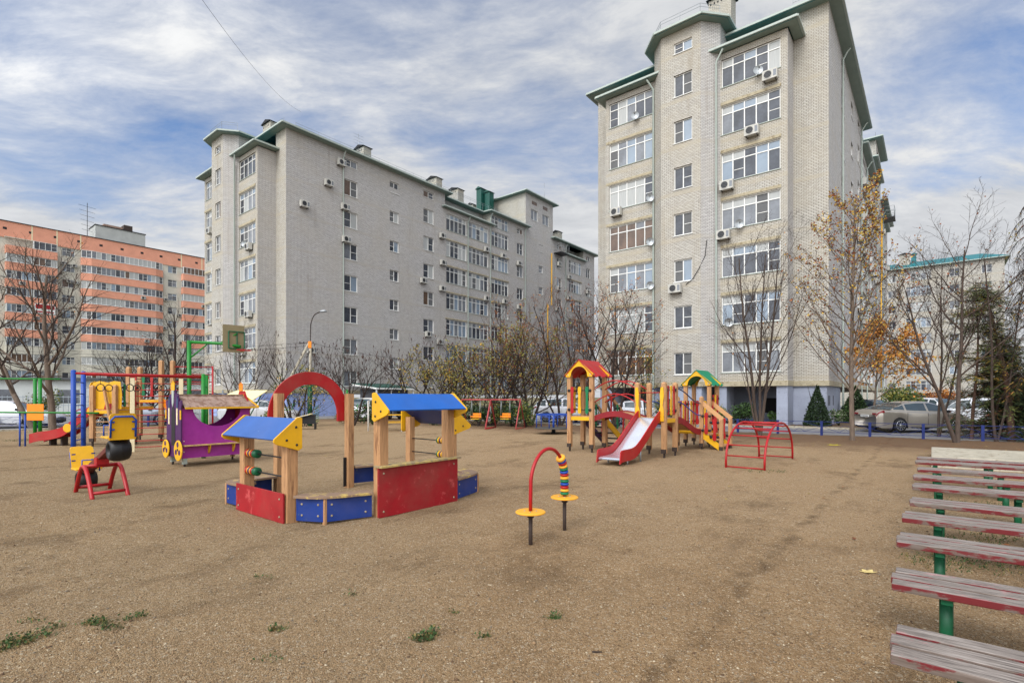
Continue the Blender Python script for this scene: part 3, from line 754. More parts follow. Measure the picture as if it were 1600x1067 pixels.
    low([(hx0-.1,Y1),(X0+.1,Y1-.3),(X0-.02,.72)],1)
    low([(X0-.02,-.86),(-1.30,-1.60),(hx0-.1,Y0+.02)],1)
    panel((hx0,Y1+.02),(hb,Y1+.02),.02,.33,BLUE); panel((X0+.02,-.66),(X0+.02,-.66+.02),0,.02,BLUE,bo=False)
    m=MB(); m.box(X1-.02,X1+.16,cy0-.02,cy1+.12,.702,.73,P('worn_counter_board',S(184,160,96),.6,.15,3,wear=S(140,122,96),wearamt=.45)); m.build('counter_top',t,bevel=.003)
    m=MB(); m.bar((X0+.07,.525,.0),(X0+.07,.525,.55),.1,.02,BLACK); m.build('edge_strip',t)
    # counting beads on rods
    for (y,zz,side) in ((Y0+.02,.86,-1),(Y0+.02,.60,-1),(Y1,.88,1),(Y1,.62,1)):
        hx1_=hx1 if side<0 else hb; r=MB(); r.tube([(hx0,y,zz),(hx1_,y,zz)],.011,BLACK,6); ro=r.build('rod',t)
        cs=[REDM,YEL,PURPD,YEL,REDM,DGRNM,DGRNM] if side<0 else [YEL,PURPD,YEL,DGRNM]
        x=hx0+.09 if side<0 else hb-.24
        for i,c in enumerate(cs):
            wd=.026 if c is YEL else .05
            b=MB(); b.lathe([(.012,-wd/2),(.05,-wd/2),(.063,-wd*.2),(.063,wd*.2),(.05,wd/2),(.012,wd/2)],(x,y,zz),c,'x',18); b.build('bead',ro); x+= (wd+.003)*(1 if side<0 else -1)
    return t
sandbox()
# --- bead arch
def bead_arch():
    a=Vector((-4.47,4.70)); 
    p=W(0,0); A=Vector((.219,6.11)); B=Vector((.68,6.70)); d=(B-A); Ln=d.length; ang=math.atan2(d.y,d.x)
    t=thing('bead_arch','red bent tube on two steel posts threaded with a stack of coloured rings','play arch',(A.x,A.y,0),ang)
    for k,(x,z) in enumerate(((0,.33),(Ln,.39))):
        m=MB(); m.tube([(x,0,-.15),(x,0,z)],.024,RUST,10); m.lathe([(.024,-.03),(.04,-.03),(.04,0),(.024,0)],(x,0,z-.02),RUST,'z',10); m.build('post',t)
        m=MB(); m.lathe([(.0001,0),(.165,0),(.178,.007),(.178,.018),(.165,.026),(.0001,.026)],(x,0,z),YORG,'z',32,False)
        o=m.build('round_plate',t)
        b=MB()
        for q in range(4): b.lathe([(.009,0),(.008,.006),(.0001,.007)],(x+.07*math.cos(q*PI/2+.6),.07*math.sin(q*PI/2+.6),z+.026),STEEL,'z',6)
        b.build('bolt',o)
    pts=[]; zb=.62; 
    path=[(0,.36),(0,.5),(.005,.62)]
    n=18
    for i in range(1,n):
        th=PI-PI*i/n; path.append((Ln/2+Ln/2*math.cos(th),.64+.42*math.sin(th)))
    path+=[(Ln,.62),(Ln,.5),(Ln,.42)]
    m=MB(); m.tube([(x,0,z) for x,z in path],.022,REDM,12); m.build('bent_tube',t)
    cols=[GRN,YORG,REDM,BLUEM,GRN,YORG,REDM,BLUEM,GRN,YORG,REDM,BLUEM,YORG]
    # arc-length param from the right end up
    pr=[Vector((x,0,z)) for x,z in path[::-1]]; 
    acc=[0]
    for i in range(len(pr)-1): acc.append(acc[-1]+(pr[i+1]-pr[i]).length)
    def at(s):
        for i in range(len(acc)-1):
            if acc[i+1]>=s:
                f=(s-acc[i])/(acc[i+1]-acc[i]); return pr[i].lerp(pr[i+1],f),(pr[i+1]-pr[i]).normalized()
        return pr[-1],Vector((0,0,1))
    s=.035
    for i,c in enumerate(cols):
        th=.036 if i<12 else .05; q,dr=at(s); rr=.056 if i<12 else .062
        m=MB(); m.lathe([(.023,-th/2),(rr-.012,-th/2),(rr,-th*.22),(rr,th*.22),(rr-.012,th/2),(.023,th/2)],(0,0,0),c,'z',22)
        o=m.build('ring',t,loc=q); o.rotation_euler=Vector((0,0,1)).rotation_difference(dr).to_euler(); s+=th+.004
bead_arch()
# --- picket panels used by both wooden play structures
def pickets(t,p,q,z0,z1,cols,horn=True):
    p=Vector(p);q=Vector(q);n=len(cols);d=(q-p);Ln=d.length;d/=Ln; nn=Vector((d.y,-d.x))
    for z in (z0+.12,z1-.12):
        r=MB(); r.tube([(p.x,p.y,z),(q.x,q.y,z)],.016,BLACK,6)
        for e in (p+d*.02,q-d*.02): r.lathe([(.0001,-.02),(.045,-.015),(.045,.015),(.0001,.02)],(e.x+nn.x*.05,e.y+nn.y*.05,z),BLACK,'y' if abs(nn.y)>.5 else 'x',10)
        r.build('picket_rail',t)
    for i,c in enumerate(cols):
        ctr=p+d*(Ln*(i+.5)/n); w=min(.1,Ln/n*.72)/2
        m=MB()
        prof=[]
        for k in range(9): a=PI*k/8; prof.append((w*1.12*math.cos(a),z1-w+w*math.sin(a)))
        prof+=[(-w*1.12,z1-.16),(-w*.8,z1-.22),(-w*.8,z0+.22),(-w*1.12,z0+.16)]
        for k in range(9): a=PI+PI*k/8; prof.append((w*1.12*math.cos(a),z0+w+w*math.sin(a)))
        prof+=[(w*1.12,z0+.16),(w*.8,z0+.22),(w*.8,z1-.22),(w*1.12,z1-.16)]
        vs=[]
        for off in (.028,.05):
            for a,z in prof: c2=ctr+d*a+nn*off; vs.append((c2.x,c2.y,z))
        k=len(prof)
        m.add(vs,[tuple(range(k)),tuple(range(2*k-1,k-1,-1))]+[(j,k+j,k+(j+1)%k,(j+1)%k) for j in range(k)],c); m.build('picket',t)
def gable_roof(t,x0,x1,y0,y1,ze,zr,rmat,gmat=YEL):
    """ridge along y; yellow arched gables at both ends"""
    xm=(x0+x1)/2; ov=.12
    b=MB(); tk=.02
    for sx,xe in ((-1,x0-ov),(1,x1+ov)):
        n=6
        yy=[y0-.14,y1+.3]
        pts=[]
        for i in range(n+1):
            y=yy[0]+(yy[1]-yy[0])*i/n; pts.append(y)
        for i in range(n):
            ya,yb=pts[i],pts[i+1]; wv=.025*((-1)**i); wv2=.025*((-1)**(i+1))
            b.add([(xm,ya,zr),(xm,yb,zr),(xe,yb,ze+wv2),(xe,ya,ze+wv),(xm,ya,zr-tk),(xm,yb,zr-tk),(xe,yb,ze+wv2-tk),(xe,ya,ze+wv-tk)],[(0,1,2,3),(7,6,5,4),(3,2,6,7)]+([(0,3,7,4)] if i==0 else [])+([(1,5,6,2)] if i==n-1 else []),rmat)
    b.build('roof',t)
    for y in (y0-.1,y1+.1):
        g=MB(); poly=[(x0-.06,ze-.02),(x0-.12,ze+.06),(xm,zr-.03),(x1+.12,ze+.06),(x1+.06,ze-.02),(x1-.08,ze-.02)]
        r=(x1-x0)/2-.1
        for i in range(11): a=PI*i/10; poly.append((xm+r*math.cos(a),ze+.02+(zr-ze)*.55*math.sin(a)))
        poly.append((x0+.08,ze-.02))
        g.prism(poly,'xz',y-.012,y+.012,gmat); o=g.build('gable',t)
        bb=MB()
        for x in (x0,x1): bb.lathe([(.0001,-.02),(.02,-.016),(.024,-.012)],(x,y,ze+.04),STEEL,'y',8)
        bb.build('bolt',o)
def platform(t,x0,x1,y0,y1,z):
    m=MB(); k=6
    for i in range(k):
        a=x0+(x1-x0)*i/k; m.box(a+.006,a+(x1-x0)/k-.006,y0,y1,z-.035,z,WOODX)
    m.box(x0,x1,y0-.03,y0-.002,z-.13,z-.02,YEL); m.box(x0,x1,y1+.002,y1+.03,z-.13,z-.02,YEL)
    m.box(x0-.03,x0-.002,y0,y1,z-.13,z-.02,YEL); m.box(x1+.002,x1+.03,y0,y1,z-.13,z-.02,YEL); m.build('platform',t)
def slide(t,x0,x1,ys,path,legs,panel=True):
    """descends along -y from ys; path = [(dy,z)] of the chute floor"""
    m=MB(); n=len(path)
    vs=[]
    for dy,z in path: vs+= [(x0+.03,ys-dy,z),(x1-.03,ys-dy,z)]
    m.add(vs,[(2*i,2*i+1,2*i+3,2*i+2) for i in range(n-1)],SLIDE,True); 
    vs2=[(a,b,c-.02) for a,b,c in vs]; m.add(vs2,[(2*i+2,2*i+3,2*i+1,2*i) for i in range(n-1)],SLIDE,True)
    m.build('chute',t)
    for x in (x0,x1):
        s=MB(); poly=[(ys-dy,z+.16+(.03 if 0<i<n-1 else 0)) for i,(dy,z) in enumerate(path)]+[(ys-dy-(.05 if i==n-1 else 0),z-.1) for i,(dy,z) in reversed(list(enumerate(path)))]
        s.prism(poly,'yz',x-.014,x+.014,RED); s.build('side_board',t,bevel=.003)
    g=MB()
    for (dy,z) in legs:
        for x in (x0+.05,x1-.05): g.tube([(x,ys-dy,-.1),(x,ys-dy,z)],.022,STEEL,8)
    g.build('slide_leg',t)
def smooth_path(pts,n=5):
    out=[]
    for i in range(len(pts)-1):
        p0=pts[max(i-1,0)];p1=pts[i];p2=pts[i+1];p3=pts[min(i+2,len(pts)-1)]
        for j in range(n):
            u=j/n
            out.append(tuple(.5*((2*p1[k])+(-p0[k]+p2[k])*u+(2*p0[k]-5*p1[k]+4*p2[k]-p3[k])*u*u+(-p0[k]+3*p1[k]-3*p2[k]+p3[k])*u**3) for k in range(len(p1))))
    out.append(tuple(pts[-1])); return out
def playset_right():
    ou,ov=-8.5,14.3
    t=thing('wooden_play_structure','wooden play structure with a red roofed tower, arched bridge, steel slide and green roofed tower','play structure',W(ou,ov,0))
    a0,a1=-.4,.4; zp=1.1
    for x in (a0,a1):
        for y in (-.4,.4): post(x,y,.12,2.42,WOOD,.13,True,t,'post')
    platform(t,a0,a1,-.4,.4,zp); gable_roof(t,a0,a1,-.4,.4,2.34,2.86,RED)
    pickets(t,(a0,-.43),(a1,-.43),zp+.08,zp+.92,[RED,YEL,GRN]); 
    pickets(t,(a0-.03,.4),(a0-.03,-.4),zp+.08,zp+.92,[RED,YEL,GRN])
    # stairs behind tower one, going away
    for x in (a0,a1):
        post(x,1.95,.0,1.05,WOOD,.11,True,t)
        m=MB(); m.prism([(.4,zp),(.4,zp-.22),(1.9,-.02),(1.9,.2)],'yz',x-.02,x+.02,YEL if x>0 else PURPD); m.build('stair_stringer',t)
        m=MB(); m.bar((x,.4,zp+.85),(x,1.95,1.0),.05,.1,WOOD); m.build('handrail',t)
        for i in range(3):
            pickets(t,(x+.02,.6+i*.42),(x+.02,.86+i*.42),.95-.3*i,1.75-.3*i,[(RED,GRN,RED)[i]])
    m=MB()
    for k in range(5): m.box(a0,a1,.5+k*.3,.72+k*.3,zp-.22-k*.2,zp-.185-k*.2,RUST)
    m.build('step',t)
    # second tower: posts at x 1.9..2.7
    b0,b1=1.9,2.7
    for x in (b0,b1):
        for y in (-.38,.42): post(x,y,.12 if y>0 or x==b1 else .12,2.12,WOOD,.13,True,t,'post',cap='dome')
    platform(t,b0,b1,-.38,.42,zp)
    pickets(t,(b1+.0,-.3),(b1+.0,.34),zp+.08,zp+.92,[RED,YEL,RED])
    # arched bridge
    n=10; m=MB(); sd=[MB(),MB()]
    L0=a1+.05;L1=b0-.05
    f=lambda x: zp-.02+.16*math.sin(PI*(x-L0)/(L1-L0))
    for i in range(n):
        xa=L0+(L1-L0)*i/n; xb=xa+(L1-L0)/n-.015; m.add([(xa,-.3,f(xa)),(xb,-.3,f(xb)),(xb,.3,f(xb)),(xa,.3,f(xa)),(xa,-.3,f(xa)-.03),(xb,-.3,f(xb)-.03),(xb,.3,f(xb)-.03),(xa,.3,f(xa)-.03)],[(0,1,2,3),(7,6,5,4),(0,4,5,1),(1,5,6,2),(2,6,7,3),(3,7,4,0)],WOODX)
    m.build('bridge_deck',t)
    for y in (-.34,.34):
        s=MB(); xs=[L0+(L1-L0)*i/12 for i in range(13)]
        s.prism([(x,f(x)+.04) for x in xs]+[(x,f(x)-.13) for x in xs[::-1]],'xz',y-.015,y+.015,P('dark_red_beam',S(130,24,32),.5)); s.build('bridge_beam',t)
        for h in (.45,.85):
            r=MB(); r.tube([(x,y,f(x)+h+.1*math.sin(PI*(x-L0)/(L1-L0))) for x in xs],.018,REDM,8); r.build('bridge_handrail',t)
    # slide flanked by yellow plates
    pth=smooth_path([(0.0,zp+.0),(.18,zp-.02),(.8,.70),(1.4,.34),(1.75,.22),(2.3,.2),(2.42,.16)])
    slide(t,b0+.08,b1-.08,-.42,pth,[(1.95,.2),(1.2,.4)])
    for x in (b0+.03,b1-.03):
        g=MB(); sgn=-1 if x<2.3 else 1
        prof=[(-.1,0),(.12,0),(.13,.3),(.07,.42),(.09,.75),(.05,.95),(-.08,.95),(-.1,.7),(-.04,.45),(-.1,.3)]
        g.prism([(x+sgn*(.0)-sgn*a*.6,zp-.08+b) for a,b in prof],'xz',-.49,-.465,YEL); g.build('slide_gate',t,bevel=.003)
    r=MB(); r.tube([(b0+.06,-.46,zp+.72),(b1-.06,-.46,zp+.72)],.014,REDM,6); r.build('grab_bar',t)
    # wavy bridge going away to the third platform
    y0,y1=.5,2.55; g=lambda y: zp-.02-.45*(1-math.cos(PI*(y-y0)/(y1-y0)))/2
    m=MB(); n=14
    for i in range(n):
        ya=y0+(y1-y0)*i/n; yb=ya+(y1-y0)/n-.012; m.add([(b0+.1,ya,g(ya)),(b1-.05,ya,g(ya)),(b1-.05,yb,g(yb)),(b0+.1,yb,g(yb)),(b0+.1,ya,g(ya)-.03),(b1-.05,ya,g(ya)-.03),(b1-.05,yb,g(yb)-.03),(b0+.1,yb,g(yb)-.03)],[(0,1,2,3),(7,6,5,4),(0,4,5,1),(1,5,6,2),(2,6,7,3),(3,7,4,0)],WOODX)
    m.build('bridge_deck',t); ys=[y0+(y1-y0)*i/14 for i in range(15)]
    for x in (b0+.06,b1-.0):
        s=MB(); s.prism([(y,g(y)+.04) for y in ys]+[(y,g(y)-.15) for y in ys[::-1]],'yz',x-.015,x+.015,P('dark_red_beam',S(120,22,30),.5)); s.build('bridge_beam',t)
        for h in (.42,.8):
            r=MB(); r.tube([(x,y,g(y)+h+.06) for y in ys],.018,BLUEM if h<.5 else P('navy_steel',S(20,34,84),.4),8); r.build('bridge_handrail',t)
    # lower platform and green-roofed tower
    zq=.62
    for x,y in ((b1,2.65),(b0,2.65)): post(x,y,.08,1.72,WOOD,.12,True,t,'post',cap='dome')
    for x in (b0,b1):
        for y in (3.4,4.2): post(x,y,.12,2.14,WOOD,.12,True,t)
    platform(t,b0,b1,2.65,4.2,zq); gable_roof(t,b0,b1,3.4,4.2,2.1,2.62,P('green_roof_board',S(10,122,84),.5,.1,3))
    pickets(t,(b0,4.2),(b1,4.2),zq+.1,zq+.95,[RED,YEL,RED]); pickets(t,(b0,3.4),(b0,4.2),zq+.1,zq+.95,[RED,YEL,RED]); pickets(t,(b0+.02,2.7),(b0+.02,3.3),zq+.1,zq+.95,[RED,YEL,RED])
    pickets(t,(b1+.03,3.5),(b1+.03,4.15),zq+.35,zq+1.15,[RED,YEL,RED])
    # stairs to the right
    for y in (2.65,3.6):
        post(b1+.62,y,-.0,1.02,WOOD,.11,True,t,'post',cap='dome')
        m=MB(); m.bar((b1,y,1.52),(b1+.66,y,.98),.05,.13,WOODX); m.build('handrail',t)
        m=MB(); m.prism([(b1,zq),(b1,zq-.24),(b1+.62,-.05),(b1+.62,.16)],'xz',y-.02,y+.02,YEL); m.build('stair_stringer',t)
        pickets(t,(b1+.04,y-.02),(b1+.3,y-.02),.5,1.2,[RED]); pickets(t,(b1+.3,y-.02),(b1+.56,y-.02),.3,1.0,[RED])
    m=MB()
    for k in range(3): m.box(b1+.04+k*.2,b1+.24+k*.2,2.65,3.6,zq-.16-k*.17,zq-.13-k*.17,WOODX)
    m.build('step',t)
    return t
playset_right()
# --- climbing arch
def climber():
    t=thing('climbing_dome','low red tube climbing arch with ladder rungs beside the wooden play structure','climbing frame',W(-3.42,14.5,0))
    w=.43; a=1.55; h=1.07
    arcs=lambda y: [(y*0,0,0)]
    P_=[(-a*math.cos(PI*i/24),h*math.sin(PI*i/24)**.72) for i in range(25)]
    for x in (-w,w):
        m=MB(); m.tube([(x,y,z-.03) for y,z in P_],.026,REDM,10); m.build('arch_tube',t)
    def zat(y):
        for (a0,b0),(a1,b1) in zip(P_[:-1],P_[1:]):
            if a0<=y<=a1: return b0+(b1-b0)*(y-a0)/(a1-a0)
    import bisect
    for zz,sg in [(.03,0),(.29,0),(.54,0),(.76,0),(.92,0)]:
        for s in (-1,1):
            y=-a
            k=0
            for (a0,b0),(a1,b1) in zip(P_[:12],P_[1:13]):
                if b0-.03<=zz<=b1-.03: y=a0+(a1-a0)*((zz-b0+.03)/(b1-b0)); break
            m=MB(); m.tube([(-w,-s*y,zz),(w,-s*y,zz)],.016,REDM,8); m.build('rung',t)
    for y in (-.5,-.17,.17,.5):
        z=zat(y)-.03; m=MB(); m.tube([(-w,y,z),(w,y,z)],.018,REDM,8); m.build('rung',t)
climber()
# --- seesaw
def seesaw():
    t=thing('seesaw','red seesaw with yellow seat backs and black tyre bumpers tilted over a red tube frame','seesaw',W(-11.55,2.58,0))
    m=MB(); r=.035
    for y in (-.25,.25):
        m.tube(smooth_path([(-.58,y,-.05),(-.36,y,.24),(-.12,y,.45),(.12,y,.45),(.36,y,.24),(.58,y,-.05)],5),r,REDM,10)
    m.tube([(0,-.25,.475),(0,.25,.475)],r,REDM,10)
    for x in (-.5,.5): m.tube([(x,-.25,.06),(x,.25,.06)],.028,REDM,8)
    m.build('frame',t)
    ax=MB(); ax.box(-.09,.09,-.09,.09,.5,.62,REDM); ax.build('axle',t)
    sl=.33; c=math.cos(sl); z0=.61
    bd=MB(); bd.bar((-1.1,0,z0-1.1*math.tan(sl)),(1.05,0,z0+1.05*math.tan(sl)),.14,.09,P('brown_red_beam',S(96,38,30),.5,.2)); bd.build('beam',t,bevel=.01)
    for s in (-1,1):
        x=s*1.02; z=z0+x*math.tan(sl)+.06
        se=MB(); se.box(x-.2,x+.2,-.2,.2,z,z+.03,YEL); se.build('seat',t,bevel=.01)
        bk=MB(); k=.16*s if s>0 else -.9
        xb=x+.2*s
        prof=[(-.18,0),(.18,0),(.18,.36)]+[(.13+.05*math.cos(a),.38+.05*math.sin(a)) for a in (.4,.9,1.4)]+[(-.13-.05*math.cos(a),.38+.05*math.sin(a)) for a in (1.4,.9,.4)]+[(-.18,.36)]
        vs=[]
        for off in (0,.03):
            for p,q in prof: vs.append((xb+off*s+q*k*.5,p,z-.02+q))
        n=len(prof); bk.add(vs,[tuple(range(n)),tuple(range(2*n-1,n-1,-1))]+[(j,n+j,n+(j+1)%n,(j+1)%n) for j in range(n)],YEL); bo=bk.build('backrest',t)
        hd=MB(); q0=[(xb+.05*s+.02*k,-.17,z+.02),(xb+.06*s+.15*k,-.17,z+.3),(xb+.06*s+.18*k,-.12,z+.36),(xb+.06*s+.18*k,.12,z+.36),(xb+.06*s+.15*k,.17,z+.3),(xb+.05*s+.02*k,.17,z+.02)]
        hd.tube(q0,.016,BLUEM,8)
        for zz in (.14,.26):
            for yy in (-.15,.15): hd.box(xb+.03*s-.01,xb+.06*s+.02,yy-.03,yy+.03,z+zz,z+zz+.025,BLUEM)
        hd.build('seat_frame',bo)
        ty=MB(); prof=[]
        for i in range(13): a=2*PI*i/12; prof.append((.13+.06*math.cos(a),.15*math.sin(a)*1.0))
        ty.lathe(prof,(x+.02*s,0,z-.2),BLACK,'y',20); ty.build('tyre_bumper',t)
        h2=MB(); xh=x-.3*s; h2.tube([(xh,-.13,z-.02),(xh,-.13,z+.2),(xh,.13,z+.2),(xh,.13,z-.02)],.014,BLUEM,8); h2.build('handle',t)
seesaw()
# --- purple carriage
def carriage():
    t=thing('play_carriage','purple wooden play carriage with brown roof, yellow wheels and castle towers','play carriage',W(-14.15,4.7,0))
    L_=1.62; Wd=.86
    m=MB()
    # side facing the yard: x=0 plane, y 0..L_
    def side(x):
        poly=[(0,.2),(L_,.2),(L_,1.42)]
        cx=L_*.52; r=.57
        poly+=[(cx+r,1.42)]+[(cx+r*math.cos(-a),1.42-.46*math.sin(a)) for a in [PI*i/16 for i in range(1,16)]]+[(cx-r,1.42),(0,1.42)]
        s=MB(); s.prism(poly,'yz',x-.012,x+.012,PURP); o=s.build('side_panel',t,bevel=.003)
        b=MB(); boltx(b,[(x+.013,.07,.36),(x+.013,.07,.62),(x+.013,L_-.07,.36),(x+.013,L_-.07,.62),(x+.013,L_-.1,1.1)],CREAM); b.build('bolt',o)
    side(0); side(-Wd)
    for y,nm in ((0,'castle_front'),(L_,'castle_back')):
        s=MB(); W2=Wd/2; cx=-W2
        o1=[(-Wd-.04,.22),(.06,.22),(.06,1.4),(.10,1.5),(.09,1.6),(.03,1.62),(-.02,1.56),(-.1,1.6),(-.14,1.75),(cx+.12,1.78),(cx+.08,2.0),(cx-.08,2.0),(cx-.12,1.78),(-Wd+.14,1.75),(-Wd+.1,1.6),(-Wd+.02,1.56),(-Wd-.03,1.62),(-Wd-.09,1.6),(-Wd-.08,1.5),(-Wd-.04,1.4)]
        if y>0: o1=[(-Wd,.22),(0,.22),(0,1.45),(cx+.15,1.86),(cx-.15,1.86),(-Wd,1.45)]
        s.prism(o1,'xz',y-.014 if y==0 else y+.0,y+.014 if y==0 else y+.028,PURPD if y==0 else REDM); fo=s.build(nm,t)
        if y==0:
            d=MB(); d.prism([(cx-.12,.5),(cx+.12,.5),(cx+.12,1.3),(cx+.08,1.42),(cx,1.48),(cx-.08,1.42),(cx-.12,1.3)],'xz',-.02,-.016,BLACK); d.build('doorway',fo)
            for xx in (-.16,-Wd+.16):
                w_=MB(); w_.box(xx-.035,xx+.035,-.03,-.018,1.02,1.42,CREAM); w_.prism([(xx-.05,1.43),(xx+.05,1.43),(xx+.06,1.6),(xx,1.72),(xx-.06,1.6)],'xz',-.026,-.018,P('slate_blue_paint',S(48,62,96),.5)); w_.build('tower_window',fo)
            e=MB(); e.prism([(cx-.05,1.55),(cx,1.45),(cx+.05,1.55),(cx+.07,1.86),(cx-.07,1.86)],'xz',-.035,-.018,GUTTER); e.build('shield',fo)
            for xx in (.06,-Wd-.06): 
                y_=MB(); y_.box(xx-.03,xx+.03,-.03,-.016,1.15,1.38,YEL); y_.build('yellow_plate',fo)
        cr=MB(); q=[(cx-.1,1.86),(cx+.1,1.86),(cx+.11,2.06),(cx+.06,1.99),(cx+.03,2.1),(cx,2.0),(cx-.04,2.1),(cx-.06,1.99),(cx-.11,2.06)]
        cr.prism(q,'xz',y-.03,y-.016,YEL if y==0 else ORNG); cr.build('crown',fo)
    # roof: a sloped board each side
    for s_,xe,xi in ((1,.16,-.34),(-1,-Wd-.16,-Wd+.34)):
        b=MB(); tk=.025
        b.add([(xe,.05,1.40),(xe,L_+.18,1.40),(xi,L_+.0,1.72),(xi,.05,1.72),(xe,.05,1.40+tk),(xe,L_+.18,1.40+tk),(xi,L_,1.72+tk),(xi,.05,1.72+tk)],[(0,1,2,3),(7,6,5,4),(0,4,5,1),(1,5,6,2),(2,6,7,3),(3,7,4,0)],PLY)
        ro=b.build('roof_board',t)
        e=MB(); e.bar((xe,.05,1.425),(xe,L_+.18,1.425),.04,.045,YEL); e.bar((xi,.05,1.747),(xi,L_,1.747),.03,.03,YEL); e.bar((xe,L_+.18,1.43),(xi,L_,1.75),.03,.05,YEL); e.build('roof_trim',ro)
    tb=MB(); tb.box(-Wd+.3,-.3,.06,L_-.02,1.74,1.765,PLY); tb.build('roof_top',t)
    sh=MB(); sh.box(.013,.17,.03,L_,.50,.525,P('worn_seat_board',S(190,160,96),.6,.2,4,wear=S(150,120,90),wearamt=.3)); so=sh.build('side_shelf',t)
    for y in (.62,1.2):
        b=MB(); b.prism([(.013,.5),(.15,.5),(.12,.4),(.05,.3),(.013,.28)],'xz',y-.015,y+.015,YEL); b.build('shelf_bracket',so)
    fl=MB(); fl.box(-Wd+.02,-.02,.02,L_-.02,.42,.45,PLY); fl.build('floor',t)
    for cx2,r in ((-.02,.25),(-Wd-.0,.23)):
        w_=MB(); w_.disc((cx2+.02,-.05,.42 if r>.25 else .4),r,.03,YEL,'y',28); wo=w_.build('wheel',t)
        h=MB()
        for k in range(3):
            a=PI/2+2*PI*k/3; h.lathe([(.0001,-.002),(r*.26,-.002),(r*.27,.0)],(cx2+.02+r*.5*math.cos(a),-.067,.42+r*.5*math.sin(a)),PURPD,'y',12,False)
        h.lathe([(.0001,-.01),(.03,-.008),(.035,0)],(cx2+.02,-.066,.42),BLACK,'y',10); h.build('wheel_cutout',wo)
    for x,y in ((-.04,.1),(-Wd+.04,.1),(-.04,L_-.08),(-Wd+.04,L_-.08)):
        f=MB(); f.box(x-.045,x+.045,y-.045,y+.045,.06,.45,WOOD if y>.5 else GUTTER); f.box(x-.02,x+.02,y-.02,y+.02,-.1,.06,RUST); f.build('leg',t)
carriage()
# --- monkey bars: blue ladder, red beams, green end frame, hanging rings
def monkey_bars():
    A=Vector((-11.3,13.5)); B=Vector((-8.75,14.75)); d=B-A; ang=math.atan2(d.y,d.x); Ln=d.length
    t=thing('monkey_bars','monkey bars with blue ladder posts, red top beams and black hanging rings','monkey bars',(A.x,A.y,0),ang)
    w=.42; H=2.36
    for y in (-w,w):
        m=MB(); m.tube([(0,y,-.1),(0,y,H)],.055,BLUEM,14); m.lathe([(.055,0),(.045,.02),(.0001,.03)],(0,y,H),BLUEM,'z',14); m.build('blue_post',t)
        m=MB(); m.tube([(Ln,y,-.1),(Ln,y,H-.05)],.055,GRNM,14); m.lathe([(.055,0),(.045,.02),(.0001,.03)],(Ln,y,H-.05),GRNM,'z',14); m.build('green_post',t)
        m=MB(); m.tube([(0,y,H-.06),(Ln,y,H-.1)],.03,REDM,10); m.build('top_beam',t)
        for k in range(3):
            x=.55+k*.62; rr=MB()
            rr.tube([(x,y,H-.08),(x,y,H-.33)],.006,BLACK,5)
            rr.tube([(x+.085*math.cos(a)*.9,y+.085*math.cos(a)*.4,H-.42+.09*math.sin(a)) for a in [2*PI*i/16 for i in range(17)]],.012,BLACK,6); rr.build('ring',t)
    for k in range(7): m=MB(); m.tube([(0,-w,.28+k*.3),(0,w,.28+k*.3)],.014,BLUEM,8); m.build('rung',t)
    for k in range(5): m=MB(); m.tube([(Ln,-w,.4+k*.4),(Ln,w,.4+k*.4)],.014,GRNM,8); m.build('rung',t)
monkey_bars()
def wall_bars():
    t=thing('climbing_ladder','cream posts joined by thin red rungs behind the purple carriage','climbing ladder',(-11.86,16.18,0),math.radians(32))
    for x in (0,1.28,2.0):
        post(x,0,-.05,2.3,CREAM,.12,False,t,'cream_post'); m=MB(); m.box(x-.07,x+.07,-.07,.07,2.3,2.38,REDM); m.build('post_cap',t)
    for k in range(11): m=MB(); m.tube([(0,0,.12+k*.2),(1.28,0,.12+k*.2)],.014,REDM,6); m.build('rung',t)
    for k in (7,9,10): m=MB(); m.tube([(1.28,0,.12+k*.2),(2.0,0,.12+k*.2)],.014,REDM,6); m.build('rung',t)
wall_bars()
